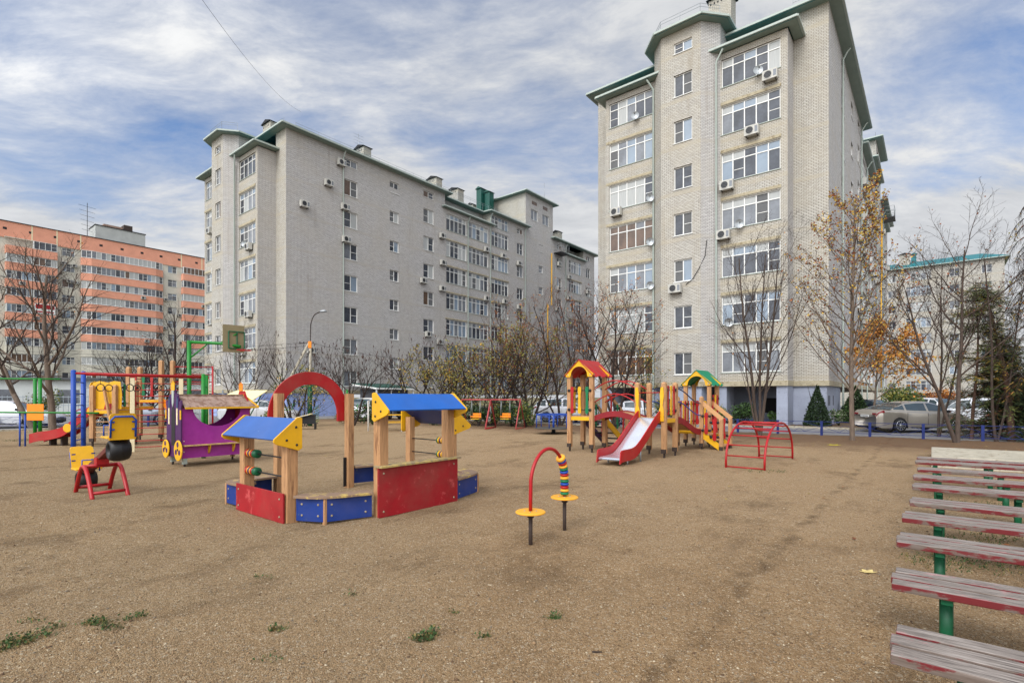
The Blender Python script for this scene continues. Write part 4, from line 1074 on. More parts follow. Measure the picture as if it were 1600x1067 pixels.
# --- far-left wooden play structure
def playset_left():
    t=thing('wooden_play_structure','wooden play structure far left with a long red slide and yellow cloud shaped panels','play structure',(-14.5,17.9,0),0)
    # slide runs along -u (x) ; tower posts
    zp=1.25
    P0=[(.95,-1.0,2.0),(.95,0.0,2.1),(.0,.2,2.1),(.0,-.9,2.0)]
    for x,y,h in ((.78,0,2.12),(0,0,2.1),(0,.9,2.12),(.85,.9,2.3),(-.16,1.9,2.85),(1.09,1.9,3.1),(-.3,2.7,2.9),(1.0,2.7,3.15)):
        post(x,y,.15,h,WOOD,.14,True,t,'post','dome')
    platform(t,0,.78,.0,.9,zp); platform(t,-.2,1.05,1.9,2.7,zp+.35); platform(t,.0,.8,.95,1.85,zp+.1)
    # cloud panel facing -v and +u
    c=MB(); pr=[(-.02,0),(.95,0),(.97,.5),(.92,.95),(.7,.98),(.45,.92),(.2,.98),(-.02,.92),(-.1,.8),(-.04,.6),(-.1,.35)]
    c.prism([(p-.0,zp+.02+q) for p,q in pr],'xz',.055,.08,YEL); co=c.build('cloud_panel',t,bevel=.01)
    rr=MB(); rr.prism([(.35,zp+.03),(.75,zp+.03),(.7,zp+.22),(.4,zp+.22)],'xz',.045,.054,REDM); rr.build('red_patch',co)
    c=MB(); c.prism([(p*.8+.05,zp+.02+q) for p,q in pr],'yz',-.1,-.075,YEL); c.build('cloud_panel',t,bevel=.01)
    pickets(t,(.0,1.84),(.95,1.84),zp+.45,zp+1.25,[RED,GRN,RED]); pickets(t,(.9,.1),(.9,.85),zp+.1,zp+.9,[GRN,YEL,RED])
    # long curved slide toward -u
    pth=smooth_path([(0,zp),(.2,zp-.08),(.65,.82),(1.1,.48),(1.55,.34),(2.0,.28),(2.3,.2)])
    s=MB(); n=len(pth); y0,y1=.12,.68
    for y in (y0,y1):
        b=MB(); b.prism([(-dx,z+.2) for dx,z in pth]+[(-dx,z-.12) for dx,z in pth[::-1]],'xz',y-.015,y+.015,RED); b.build('slide_side',t,bevel=.003)
    vs=[]
    for dx,z in pth: vs+=[(-dx,y0,z),(-dx,y1,z)]
    s.add(vs,[(2*i,2*i+1,2*i+3,2*i+2) for i in range(n-1)],SLIDE,True); s.build('chute',t)
    d=MB(); d.disc((-.95,y0-.03,.62),.15,.02,YEL,'y'); d.disc((-.1,y0-.03,zp-.05),.17,.02,YEL,'y'); d.build('round_badge',t)
    g=MB()
    for x in (-1.7,-1.3): g.box(x-.03,x+.03,.25,.5,-.1,.3,RUST)
    g.build('slide_leg',t)
    # climbing pole and rungs on the right, orange steps
    r=MB()
    for k in range(6): r.tube([(.78,0,.3+k*.18),(.0,0,.3+k*.18)],.014,WOODX,6)
    r.build('rung',t)
    r=MB(); r.bar((.42,-.05,2.05),(.68,-.1,.95),.07,.07,WOOD); r.build('diagonal_brace',t)
    st=MB()
    for k in range(6): st.box(1.1+k*.2,1.33+k*.2,1.95,2.65,zp+.2-k*.22,zp+.23-k*.22,(GRN if k%2 else RED))
    st.build('step',t)
    sd=MB(); sd.prism([(1.15,zp+.4),(1.15,zp+.1),(2.5,-.02),(2.75,.1),(2.4,.45)],'xz',2.66,2.69,ORNG); sd.prism([(1.15,zp+.4),(1.15,zp+.1),(2.5,-.02),(2.75,.1)],'xz',1.9,1.93,ORNG); sd.build('stair_side',t)
    tp=MB()
    for h in (2.9,2.6,2.3): tp.tube([(1.05,2.7,h),(2.3,3.2,h)],.02,REDM,6)
    tp.tube([(2.3,3.2,2.95),(2.3,3.2,0)],.035,REDM,8); tp.build('red_bars',t)
    return t
playset_left()
def basketball():
    bx,by=-10.6,17.0
    t=thing('basketball_stand','green tube basketball stand with a bare tan backboard seen from behind','basketball stand',(bx,by,0),math.radians(8))
    m=MB(); m.tube([(0,0,-.1),(0,0,3.55)],.065,GRNM,12); m.build('pole',t)
    m=MB(); m.tube([(0,0,3.5),(1.0,-.04,3.46),(1.62,-.1,3.36)],.05,GRNM,10); m.tube([(0,0,2.95),(.55,-.02,3.42)],.025,GRNM,8); m.tube([(1.0,-.04,3.5),(1.5,-.1,3.78)],.022,GRNM,8); m.build('arm',t)
    a=MB()
    for z in (3.3,3.85): a.bar((1.3,-.22,z),(1.68,-.22+.3,z),.03,.03,DGRNM)
    for x,y in ((1.3,-.22),(1.5,-.06),(1.68,.08)): a.bar((x,y,3.3),(x,y,3.85),.03,.03,DGRNM)
    a.build('mounting_frame',t)
    # backboard roughly 1.0 x .9, angled
    b=MB(); p=Vector((.98,-.34)); q=Vector((1.68,.16)); 
    b.bar((p.x+.16,p.y+.06,3.62),(q.x-.02,q.y-.05,3.62),.03,.9,P('tan_board',S(132,120,90),.8,.15,2)); b.build('backboard',t)
    h=MB(); cx,cy=1.95,-.42
    cx-=.1; h.tube([(cx+.22*math.cos(k),cy+.22*math.sin(k),3.22) for k in [2*PI*i/18 for i in range(19)]],.012,REDM,6); h.bar((1.63,-.1,3.22),(1.8,-.28,3.22),.05,.03,REDM); h.build('hoop',t)
basketball()
def dip_station():
    t=thing('pull_up_stand','green double post pull-up stand with an orange panel at the left edge','exercise stand',(-18.6,20.3,0),0)
    for x in (-.1,.1): m=MB(); m.tube([(x,0,-.1),(x,0,2.42)],.06,GRNM,12); m.build('green_post',t)
    m=MB(); m.tube([(-1.9,0,2.42),(.8,.1,2.40)],.03,GRNM,8); m.build('top_bar',t)
    m=MB(); m.box(-.33,.33,-.11,-.085,.78,1.42,ORNG); m.build('orange_panel',t,bevel=.02)
    m=MB()
    for k in range(6): m.tube([(-.1,0,.3+k*.33),(.1,0,.3+k*.33)],.014,GRNM,6)
    m.build('rung',t)
    t=thing('balance_bar','long low green bar on thin blue legs at the left edge','exercise bar',(-16.6,17.9,0),math.radians(-4))
    m=MB(); m.tube([(-2.2,0,1.17),(2.45,0,1.15)],.03,GRNM,8); m.build('bar',t)
    for x in (-1.6,-1.42,-.5,-.3): m=MB(); m.tube([(x,.05,-.1),(x,.05,1.14)],.025,BLUEM,8); m.build('leg',t)
dip_station()
# --- swings
def swing(label,X,Y,rot,s=1.0,grp='red swing frames with orange seats'):
    t=thing('swing','%s'%label,'swing',(X,Y,0),rot,grp)
    PINK=P('faded_red_steel',S(176,74,76),.5,.15,8,wear=S(120,50,46),wearamt=.1)
    w,d,h=.85,.75,1.55
    for x in (-w,w):
        m=MB(); m.tube([(x+.25*(1 if x>0 else -1)*0,-d,.02),(x,0,h),(x,d,.02)],.03,PINK,8); m.tube([(x,-d,.03),(x,d,.03)],.025,REDM,6); m.build('side_frame',t)
    m=MB(); m.tube([(-w,0,h),(w,0,h)],.03,PINK,8); m.build('top_bar',t)
    se=MB(); se.box(-.25,.25,-.16,.16,.50,.53,YEL); so=se.build('seat',t)
    b=MB()
    for k in range(2): b.box(-.25,.25,.14,.165,.58+k*.13,.69+k*.13,ORNG)
    b.box(-.25,.25,-.18,-.165,.62,.67,ORNG); b.build('backrest',so)
    c=MB()
    for x in (-.25,.25):
        for y in (-.16,.16): c.tube([(x,y,.5),(x,0,h)],.01,STEEL,5)
    c.build('hanger_rod',t)
    return t
swing('left red swing frame with an orange slatted seat beside the hedge',-1.95,28.0,math.radians(-20))
swing('middle red swing frame with an orange slatted seat in front of the hedge',-.35,28.0,math.radians(-20))
def merry():
    t=thing('merry_go_round','blue railed merry-go-round on a low pivot in front of the white car','merry-go-round',(1.95,24.3,0),0)
    m=MB(); m.lathe([(.0001,.22),(.9,.22),(.92,.24),(.9,.27),(.0001,.27)],(0,0,0),P('dark_board',S(70,66,60),.7,.2),'z',28,False); m.build('deck',t)
    m=MB(); m.lathe([(.16,-.05),(.1,.05),(.07,.22)],(0,0,0),BLACK,'z',14); m.build('pivot',t)
    m=MB(); m.tube([(.82*math.cos(a),.82*math.sin(a),.88) for a in [2*PI*i/28 for i in range(29)]],.025,BLUEM,8)
    for k in range(6):
        a=k*PI/3+.2; m.tube([(.82*math.cos(a),.82*math.sin(a),.26),(.82*math.cos(a),.82*math.sin(a),.88)],.022,BLUEM,8); m.tube([(.82*math.cos(a),.82*math.sin(a),.86),(.12*math.cos(a),.12*math.sin(a),.7)],.018,BLUEM,6)
    m.tube([(0,0,.2),(0,0,.85)],.05,BLUEM,10); m.build('railing',t)
merry()
def desk():
    t=thing('play_table','small white framed play table with yellow benches beyond the sandbox','play table',(-6.1,26.2,0),math.radians(12))
    m=MB(); m.box(-.6,.6,-.3,.3,.78,.81,YEL); m.build('table_top',t)
    for x in (-.5,.5):
        m=MB(); m.tube([(x,-.28,-.05),(x,-.28,.78)],.02,WHITE,6); m.tube([(x,.28,-.05),(x,.28,.78)],.02,WHITE,6); m.tube([(x,-.28,.2),(x,.28,.2)],.015,WHITE,6); m.build('leg_frame',t)
    for y in (-.65,.65):
        m=MB(); m.box(-.6,.6,y-.13,y+.13,.42,.45,YEL); o=m.build('bench_seat',t)
        l=MB()
        for x in (-.5,.5): l.tube([(x,y-.1,-.05),(x,y,.42),(x,y+.1,-.05)],.018,WHITE,6)
        l.build('bench_leg',o)
    m=MB(); m.tube([(-1.15,0,-.05),(-1.15,0,1.5),(-.6,0,1.62)],.025,WHITE,6); m.tube([(-1.15,.5,-.05),(-1.15,.5,1.5)],.025,WHITE,6); m.box(-1.4,-.55,-.1,.6,1.6,1.64,WHITE); m.build('shelter_frame',t)
    t=thing('low_bench','low black wedge shaped balance bench beyond the red arch','balance bench',(-11.0,27.3,0),math.radians(10))
    m=MB(); m.box(-.7,.7,-.2,.2,.28,.32,BLACK); m.prism([(-.95,.5),(-.9,.4),(.62,.28),(.62,.78)],'xz',-.02,.02,BLACK); m.build('frame',t)
    m=MB(); m.bar((-1.05,0,.42),(.45,0,.82),.4,.04,CREAM); m.build('board',t)
    for x in (-.6,.6): m=MB(); m.box(x-.03,x+.03,-.18,.18,-.05,.3,BLACK); m.build('leg',t)
desk()
def canopy():
    t=thing('sandbox_canopy','pale yellow tilted canopy board on a green frame between carriage and arch','canopy',(-13.6,26.2,0),math.radians(5))
    m=MB(); m.add([(-1.6,-.7,1.35),(.2,-.7,1.15),(1.1,.2,2.0),(-.4,.3,2.0),(-1.6,-.7,1.39),(.2,-.7,1.19),(1.1,.2,2.04),(-.4,.3,2.04)],[(3,2,1,0),(4,5,6,7),(0,1,5,4),(1,2,6,5),(2,3,7,6),(3,0,4,7)],P('pale_yellow_board',S(228,214,160),.6,.08,2)); m.build('canopy_board',t)
    m=MB()
    for p,q in (((-.9,-.3,-.1),(-.2,.2,1.9)),((.1,-.6,-.1),(.9,.1,1.9)),((.9,-.5,-.1),(-.1,0,1.6)),((.2,-.6,1.15),(.2,-.6,-.1))): m.tube([p,q],.03,DGRNM,8)
    m.build('frame',t)
    for (x,y,lab) in ((-11.9,30.5,'dark green round column standing in front of the blue basement wall'),):
        t=thing('green_column',lab,'column',(x,y,0),0)
        m=MB(); m.tube([(0,0,-.1),(0,0,2.35)],.13,DGRNM,12); m.build('shaft',t); m=MB(); m.tube([(-.5,0,2.3),(.5,0,2.36)],.05,DGRNM,8); m.build('cross_bar',t)
        m=MB()
        for k in range(8): m.bar((.2,0,.15+k*.13),(.5,.1,.3+k*.13),.04,.03,GRNM)
        m.build('spiral_steps',t)
    # thin green goal/exercise posts
    for i,(x,y) in enumerate(((-9.3,29.2),(-13.7,31.0))):
        t=thing('exercise_post',('thin green post with a side bar near the play table','thin pale green post beside the dark green column')[i],'post',(x,y,0),0)
        m=MB(); m.tube([(0,0,-.1),(0,0,2.1)],.045,GRNM,8); m.build('shaft',t); m=MB(); m.tube([(0,0,.9),(.55,0,.95),(.6,0,1.3)],.025,GRNM,6); m.build('side_bar',t)
canopy()
# --- benches
def benches():
    t0=None
    vs=[3.34,4.58,5.8,6.95,8.1,9.3,10.45,11.65,12.8,13.85]
    lab=['nearest wooden bench with grey worn planks in the bottom right corner','second wooden bench from the front with grey planks and dark red edge','third wooden bench from the front with pink paint patches on its planks','fourth wooden bench from the front in the row of benches','fifth wooden bench counted from the bottom right corner','sixth wooden bench from the front, mid row','seventh wooden bench from the front in the row','eighth wooden bench from the front, third from the far end','ninth wooden bench from the front, next to last in the row','farthest wooden bench in the row, next to the concrete slab']
    for i,v in enumerate(vs):
        if i==0:
            t=thing('wooden_bench',lab[0],'bench',W(-.165,v,0),-TH,'row of backless wooden benches')
            for k,y in enumerate((-.158,0,.158)):
                m=MB(); m.box(-.0+(.01,0,.018)[k],1.95,y-.066,y+.066,.402,.45,PLANK); o=m.build('seat_plank',t,bevel=.006)
            for x in (.3,1.08,1.8):
                m=MB(); m.tube([(x,0,-.1),(x,0,.36)],.038,DGRNM,12); o=m.build('leg',t)
                b=MB(); b.box(x-.03,x+.03,-.19,.19,.362,.402,DGRNM); b.build('cross_bracket',o)
            t0=t
        else:
            c=t0.copy(); COL.objects.link(c)
            for ch in list(t0.children):
                a=ch.copy(); COL.objects.link(a); a.parent=c
                for g in list(ch.children): b=g.copy(); COL.objects.link(b); b.parent=a
            c.location=W(-.2+R.uniform(-.05,.04),v,R.uniform(-.02,.015)); c.rotation_euler.z=-TH+R.uniform(-.012,.012); c['label']=lab[i]
benches()
t=thing('concrete_slab','raised concrete slab behind the last wooden bench','concrete slab',W(0,16.4,0)); 
m=MB(); m.box(0,7,0,3.1,-.1,.24,CONC); m.build('slab',t,bevel=.02)
# ------------------------------------------------------------------ trees
def rvec(r): return Vector((r.gauss(0,1),r.gauss(0,1),r.gauss(0,1))).normalized()
def grow(mt,mc,p,d,Ln,rad,lv,q,tips,r,bark):
    nseg=(6,5,4,3,2)[min(lv,4)]; pts=[p.copy()]; rs=[rad]; dirs=[d.copy()]; c=p.copy(); dd=d.copy()
    for i in range(nseg):
        dd=(dd+rvec(r)*q['wob'][min(lv,len(q['wob'])-1)]+Vector((0,0,1))*q['up'][min(lv,len(q['up'])-1)]).normalized()
        c=c+dd*(Ln/nseg); pts.append(c.copy()); dirs.append(dd.copy()); rs.append(max(.0035,rad*(1-(i+1)/nseg*(.72 if lv<q['lv'] else .8))))
    (mt if lv==0 else mc).tube(pts,rs,bark if lv<=q.get('bl',1) else q['twig'],(8,6,4,3,3)[min(lv,4)],False)
    if lv>=q['lv']:
        tips.append((pts,dirs)); return
    n=q['n'][lv]; st=q['st'][lv]
    for k in range(n):
        f=st+(1-st)*((k+r.random()*.8)/n); f=min(f,.99); i=min(int(f*nseg),nseg-1); u=f*nseg-i
        pp=pts[i].lerp(pts[i+1],u); dr=dirs[i+1]
        a=math.radians(q['ang'][lv]*r.uniform(.75,1.25)); ax=dr.orthogonal().normalized(); ax=Matrix.Rotation(2.4*k+r.uniform(-.6,.6),3,dr)@ax
        nd=Matrix.Rotation(a,3,ax)@dr
        ln=Ln*q['lr'][lv]*r.uniform(.7,1.2)*(1-.55*(f-st)/(1-st+1e-6)*q.get('cone',1))
        grow(mt,mc,pp,nd,ln,max(.004,rs[min(i,len(rs)-1)]*q['rr']),lv+1,q,tips,r,bark)
    if lv>0: tips.append((pts,dirs))
def leafquad(mb,c,s,m,r,droop=0):
    a=rvec(r); b=a.orthogonal().normalized(); cc=a.cross(b)
    if droop: b=(b+Vector((0,0,-droop))).normalized(); cc=b.cross(a).normalized()
    b=b*s*r.uniform(.7,1.2); cc=cc*s*.45
    mb.add([c,c+b*.5+cc,c+b,c+b*.5-cc],[(0,1,2,3)],m)
BASE=dict(lv=3,n=[9,6,5],st=[.3,.2,.15],ang=[42,40,42],lr=[.62,.55,.5],rr=.55,wob=[.1,.16,.2,.25],up=[.05,.1,.06,.02],twig=TWIG,cone=1)
def tree(name,label,X,Y,h,rad,q=None,leaders=None,leaves=0,leafm=(),ls=.1,seed=1,bark=BARK,group=None,cat='tree',heads=0,lo=0.0,top=False):
    r=random.Random(seed); Q=dict(BASE); Q.update(q or {})
    t=thing(name,label,cat,(X,Y,0),0,group); mt=MB();mc=MB();tips=[]
    for (dx,dy,k,ln) in (leaders or [(0,0,1,1)]):
        d=Vector((dx,dy,1)).normalized(); grow(mt,mc,Vector((dx*.1,dy*.1,-.15)),d,h*ln,rad*k,0,Q,tips,r,bark)
    mt.build('trunk',t); mc.build('crown',t)
    if leaves:
        ml=MB(); k=0; tip2=[x for x in tips if x[0][-1].z>lo]
        if top: wts=[max(.02,((x[0][-1].z/h)**1.3)) for x in tip2]
        else: wts=None
        ch=r.choices(tip2,wts,k=leaves)
        for pts,dirs in ch:
            i=r.randrange(1,len(pts)); c=pts[i]+rvec(r)*ls*1.1
            leafquad(ml,c,ls*r.uniform(.7,1.3),r.choice(leafm),r,.4)
        ml.build('leaves',t)['kind']='stuff'
    if heads:
        ml=MB()
        for pts,dirs in r.sample(tips,min(heads,len(tips))):
            c=pts[-1]; u=Vector((r.uniform(-.3,.3),r.uniform(-.3,.3),1)).normalized()
            ml.tube([c-u*.02,c+u*.04,c+u*.12,c+u*.18],[.008,.028,.022,.004],SEEDH,5,False)
        ml.build('seed_heads',t)['kind']='stuff'
    return t
def shrub(name,label,X,Y,rx,ry,h,n,leafm,ls=.08,seed=1,z0=0.1,group=None,cat='shrub',cone=False,stems=12,clumps=9,z=0):
    r=random.Random(seed); t=thing(name,label,cat,(X,Y,z),0,group)
    ms=MB(); ml=MB(); cl=[]
    for k in range(clumps):
        a=r.uniform(0,2*PI); f=r.uniform(.1,.62); cz=r.uniform(.3,.8)
        cl.append((rx*f*math.cos(a),ry*f*math.sin(a),h*cz,r.uniform(.28,.5)))
    for k in range(stems):
        c=r.choice(cl); ms.tube([(r.uniform(-.1,.1)*rx,r.uniform(-.1,.1)*ry,-.1),(c[0]*.5,c[1]*.5,c[2]*.5),(c[0],c[1],c[2]),(c[0]*1.3,c[1]*1.3,min(h*1.02,c[2]*1.3))],[.02,.015,.01,.004],BARKD,4,False)
    ms.build('stems',t)
    for k in range(n):
        if cone:
            f=r.random(); zz=z0+(h-z0)*(1-math.sqrt(1-f)*.98) if False else z0+(h-z0)*(1-(1-f)**.6); rad=(1-((zz-z0)/(h-z0))**1.3)*r.uniform(.72,1.02); a=r.uniform(0,2*PI)
            c=Vector((rx*rad*math.cos(a),ry*rad*math.sin(a),zz))
        else:
            g=r.choice(cl); v=rvec(r)*(r.random()**.45)
            c=Vector((g[0]+v.x*rx*g[3],g[1]+v.y*ry*g[3],max(z0,g[2]+v.z*h*g[3]*.8)))
        leafquad(ml,c,ls*r.uniform(.6,1.3),r.choice(leafm),r)
    ml.build('foliage',t); return t
# bare trees at the left
tree('bare_tree','big bare grey tree with wide spreading limbs at the far left',-23.6,26.6,8.6,.17,dict(n=[12,9,8],st=[.2,.15,.12],ang=[50,40,42],lr=[.74,.6,.5],wob=[.08,.18,.24,.25],up=[.05,.12,.08,.04],rr=.52),[(0,0,1,.95)],leaves=30,leafm=(LEAFO,LEAFB),ls=.09,seed=11,bark=BARKL)
tree('bare_tree','leaning bare tree bending left out of the frame',-25.4,27.6,8.0,.15,dict(n=[9,9,7],st=[.3,.2,.12],ang=[45,38,40],lr=[.7,.55,.5],wob=[.12,.2,.24,.25],up=[.1,.1,.05,.02],rr=.6),[(-.55,0,1,.95)],leaves=20,leafm=(LEAFO,LEAFB),ls=.09,seed=12,bark=BARKL)
tree('bare_tree','dark bare tree behind the green basketball pole',-20.6,31.5,7.2,.1,dict(n=[10,6,5],st=[.25,.2,.15],lr=[.55,.55,.5]),seed=13,bark=BARKD)
tree('bare_tree','thin bare tree in front of the stair tower of the middle block',-17.6,33.5,5.6,.07,dict(n=[9,6,5],st=[.2,.2,.15],lr=[.75,.55,.5],ang=[50,42,42]),[(0,0,1,1),(.5,.1,.8,.8),(-.5,0,.8,.8)],seed=14,bark=BARK)
tree('bare_tree','dense dark twiggy tree behind the left wooden play structure',-24.0,34.5,5.2,.09,dict(n=[10,8,5],st=[.15,.15,.15],lr=[.8,.55,.5],ang=[55,45,42]),[(0,0,1,1),(.6,0,.9,.9),(-.6,0,.9,.9)],leaves=250,leafm=(LEAFG,LEAFB),ls=.08,seed=15,bark=BARKD)
tree('bare_tree','low dark bare tree between the monkey bars and the middle block',-27.5,38,5.6,.09,dict(n=[9,7,5],st=[.15,.15,.15],lr=[.8,.55,.5],ang=[55,45,42]),[(0.2,0,1,1),(.6,0,.9,.9),(-.6,0,.9,.9)],seed=16,bark=BARKD)
# sumacs with dark seed heads
SM=dict(n=[6,5,4],st=[.45,.3,.3],ang=[48,42,40],lr=[.62,.6,.5],wob=[.2,.22,.25,.2],up=[.0,.16,.2,.2],rr=.66,lv=3,cone=.4,twig=BARKD,bl=3)
tree('sumac_tree','low dark sumac tree with seed heads left of the red arch',-14.6,34.5,3.8,.08,SM,[(-.5,0,1,.95),(.5,.2,1,.95),(0,-.2,1,1)],seed=21,bark=BARKD,heads=95)
tree('sumac_tree','crooked sumac tree with dark seed heads right of the red arch',-9.5,30.6,3.3,.085,SM,[(-.75,0,1,.95),(.7,.1,1,1),(-.1,-.3,.9,1)],seed=22,bark=BARKD,heads=95)
tree('sumac_tree','sumac tree with dark seed heads above the blue counter roof',-6.0,34.2,4.2,.09,SM,[(-.6,0,1,.95),(.6,.1,1,1),(0,-.3,.9,1)],seed=23,bark=BARKD,heads=95)
tree('sumac_tree','small pale sumac left of the street lamp pole',-11.7,37.5,4.4,.08,SM,[(-.6,0,1,.95),(.6,.1,1,1)],seed=24,bark=BARKD,heads=110)
tree('young_tree','small yellow-green leafed tree seen through the red arch',-12.0,30.0,2.9,.04,dict(n=[8,6,4],st=[.1,.15,.15],lr=[.8,.55,.5],ang=[50,42,42]),[(0,0,1,1),(.4,0,.8,.9),(-.4,0,.8,.9)],leaves=900,leafm=(LEAFG,LEAFG,LEAFY,LEAFM),ls=.09,seed=25,bark=BARKD)
# big autumn bushes in the middle
BU=dict(n=[9,7,6],st=[.1,.15,.15],lr=[.8,.6,.5],ang=[48,42,42],wob=[.15,.2,.25,.2],up=[.02,.08,.05,.05])
tree('autumn_bush','olive green bushy tree left of the swings',-3.9,31.5,4.2,.08,BU,[(0,0,1,1),(.6,0,1,.95),(-.7,0,1,.95),(0,.5,1,.9)],leaves=3200,leafm=(LEAFG,LEAFG,LEAFG,LEAFY),ls=.09,seed=31,bark=BARKD,heads=120)
tree('autumn_bush','rounded bushy tree with brown seed heads above the swings',-1.2,30.8,4.6,.08,BU,[(0,0,1,1),(.6,0,1,.95),(-.6,0,1,.95),(0,.5,1,.9)],leaves=1700,leafm=(LEAFG,LEAFB,LEAFG,LEAFY),ls=.085,seed=32,bark=BARKD,heads=260)
tree('autumn_bush','yellow-brown leafed tree between the swings and the white car',1.1,31.2,5.4,.09,BU,[(0,0,1,1),(.5,0,1,.95),(-.5,0,1,.9)],leaves=3300,leafm=(LEAFG,P('ochre_leaf',S(122,92,44),.7,.3,3),LEAFB,LEAFG),ls=.09,seed=33,bark=BARKD)
RB=dict(n=[10,7,5],st=[.2,.15,.15],lr=[.5,.55,.5],ang=[38,38,42],twig=TWIGB,up=[.05,.12,.08,.04])
tree('bare_tree','tall thin reddish bare tree behind the autumn bushes',-.4,37.0,8.8,.08,RB,[(0,0,1,1),(.25,0,.8,.85)],leaves=200,leafm=(LEAFB,LEAFY),ls=.1,seed=34,bark=BARKD)
tree('bare_tree','reddish bare tree left of the red roofed tower',2.9,31.0,7.4,.08,dict(RB,lr=[.62,.55,.5],ang=[45,40,42]),[(0,0,1,1),(.35,0,.8,.9),(-.35,0,.8,.9)],leaves=500,leafm=(LEAFB,LEAFO),ls=.09,seed=35,bark=BARKD)
tree('bare_tree','brown twiggy tree with few dead leaves behind the red roofed tower',5.9,29.5,7.2,.09,dict(RB,lr=[.72,.55,.5],ang=[52,40,42],twig=TWIG),[(0,0,1,1),(.3,0,.9,.95),(-.35,0,.9,.95)],leaves=900,leafm=(LEAFB,LEAFO,LEAFB),ls=.085,seed=36,bark=BARKD)
tree('bare_tree','reddish leafless tree left of the cream block corner',4.4,36.0,8.6,.08,dict(RB,lr=[.6,.55,.5]),[(0,0,1,1),(.3,0,.9,.95)],leaves=250,leafm=(LEAFB,),ls=.09,seed=37,bark=BARKD)
tree('young_tree','green leafed climber tree between the two roofed towers',7.7,29.8,4.4,.05,dict(n=[8,6,4],st=[.1,.15,.15],lr=[.5,.55,.5]),[(0,0,1,1),(.2,0,.8,.9)],leaves=800,leafm=(LEAFG,LEAFM,LEAFY),ls=.085,seed=38,bark=BARKD)
# multi-trunk and maple in front of the right block
tree('bare_tree','bare multi-stemmed tree fanning upward between slide tower and climbing arch',11.0,23.0,8.2,.085,dict(n=[9,7,6],st=[.22,.15,.15],ang=[36,34,38],lr=[.55,.5,.48],wob=[.05,.1,.16,.2],up=[.08,.12,.08,.04],rr=.42,twig=TWIG),[(-.14,0,.9,.98),(.04,.1,.8,1),(.15,0,.9,.96),(-.3,0,.5,.7)],seed=41,bark=BARK,leaves=25,leafm=(LEAFO,),ls=.09)
tree('maple_tree','slender maple with scattered orange-brown leaves in front of the silver sedan',13.35,20.3,9.3,.095,dict(n=[46,8,6],st=[.19,.12,.12],ang=[46,32,38],lr=[.46,.42,.42],wob=[.03,.07,.14,.2],up=[.04,.10,.08,.05],rr=.34,cone=1.25,twig=TWIG),[(-.02,0,1,1)],leaves=3400,leafm=(LEAFB,LEAFB,P('brown_orange_leaf',S(146,88,44),.7,.3,3),LEAFY,P('golden_leaf',S(176,142,48),.7,.3,3),P('olive_yellow_leaf',S(148,128,62),.7,.3,3)),ls=.08,seed=42,bark=BARKL,lo=2.0,top=True)
tree('birch_tree','small tree with dense bright orange leaves behind the silver sedan',21.0,30.2,5.4,.07,dict(n=[12,7,5],st=[.3,.15,.15],lr=[.6,.55,.5],ang=[52,42,42]),leaves=3800,leafm=(LEAFO,LEAFO,LEAFY,LEAFO),ls=.13,seed=43,bark=BARKL)
shrub('conifer_shrub','small dark cone shaped thuja at the corner of the right block',17.8,30.2,.72,.72,2.35,5200,(LEAFD,),.09,51,.05,None,'shrub',True)
shrub('conifer_shrub','dark broad conifer behind the boot of the silver sedan',22.4,33.8,1.0,1.0,2.4,4200,(LEAFD,LEAFM),.11,52,.05,None,'shrub',True)
# right side evergreens
tree('bare_tree','forked bare tree with two trunks rising behind the concrete slab',16.6,19.3,7.6,.085,dict(n=[11,8,6],st=[.3,.2,.15],ang=[44,38,40],lr=[.58,.55,.5],wob=[.1,.16,.2,.25],up=[.05,.1,.06,.02]),[(-.28,0,.85,.8),(.1,.1,1,1)],seed=61,bark=BARK,leaves=120,leafm=(LEAFB,),ls=.07)
def pine(label,X,Y,h,rad,seed,lean,fol,dens,ls=.16,lo=.15,droop=.1,spread=.42,name='pine_tree',tl=1.0):
    r=random.Random(seed); t=thing(name,label,'tree',(X,Y,0),0); mt=MB();mc=MB();mf=MB()
    n=9; pts=[];c=Vector((0,0,-.15)); d=Vector((lean[0],lean[1],1)).normalized()
    for i in range(n+1): pts.append(c.copy()); d=(d+rvec(r)*.05).normalized(); c=c+d*h/n
    mt.tube(pts,[rad*(1-.85*i/n) for i in range(n+1)],P('reddish_pine_bark',S(88,66,54),.9,.3,12,bump=.5),8,False)
    for k in range(dens):
        f=lo+(1-lo)*r.random(); i=min(int(f*n),n-1); p=pts[i].lerp(pts[i+1],f*n-i)
        a=r.uniform(0,2*PI); ln=h*spread*(1-f*.75)*r.uniform(.5,1.1); dd=Vector((math.cos(a),math.sin(a),r.uniform(-.05,.35)))
        q=[p]; 
        for s in range(5): dd=(dd+Vector((0,0,-droop*.5))+rvec(r)*.1).normalized(); q.append(q[-1]+dd*ln/5)
        mc.tube(q,[.022*(1-j/6) for j in range(6)],BARKD,4,False)
        for s in range(2,6):
            for w in range(int(5*tl)):
                tp=q[s-1].lerp(q[s],r.random()); sd=(rvec(r)+dd*.6+Vector((0,0,-droop))).normalized(); e=tp+sd*r.uniform(.15,.4)
                mc.tube([tp,e],.004,BARKD,3,False)
                for z in range(7):
                    b=tp.lerp(e,r.uniform(.2,1)); v=(rvec(r)+sd*.8+Vector((0,0,-droop))).normalized()*ls*r.uniform(.6,1.2); o=v.orthogonal().normalized()*.012
                    mf.add([b-o,b+o,b+v],[(0,1,2)],r.choice(fol))
    mt.build('trunk',t); mc.build('branches',t); mf.build('foliage',t); return t
pine('dark pine with a reddish trunk at the right edge behind the concrete slab',19.6,20.3,6.4,.13,71,(-.03,0),(NEEDLE,NEEDLE,P('light_needles',S(104,108,48),.7,.3,3)),60,.17,.1,.25,.38)
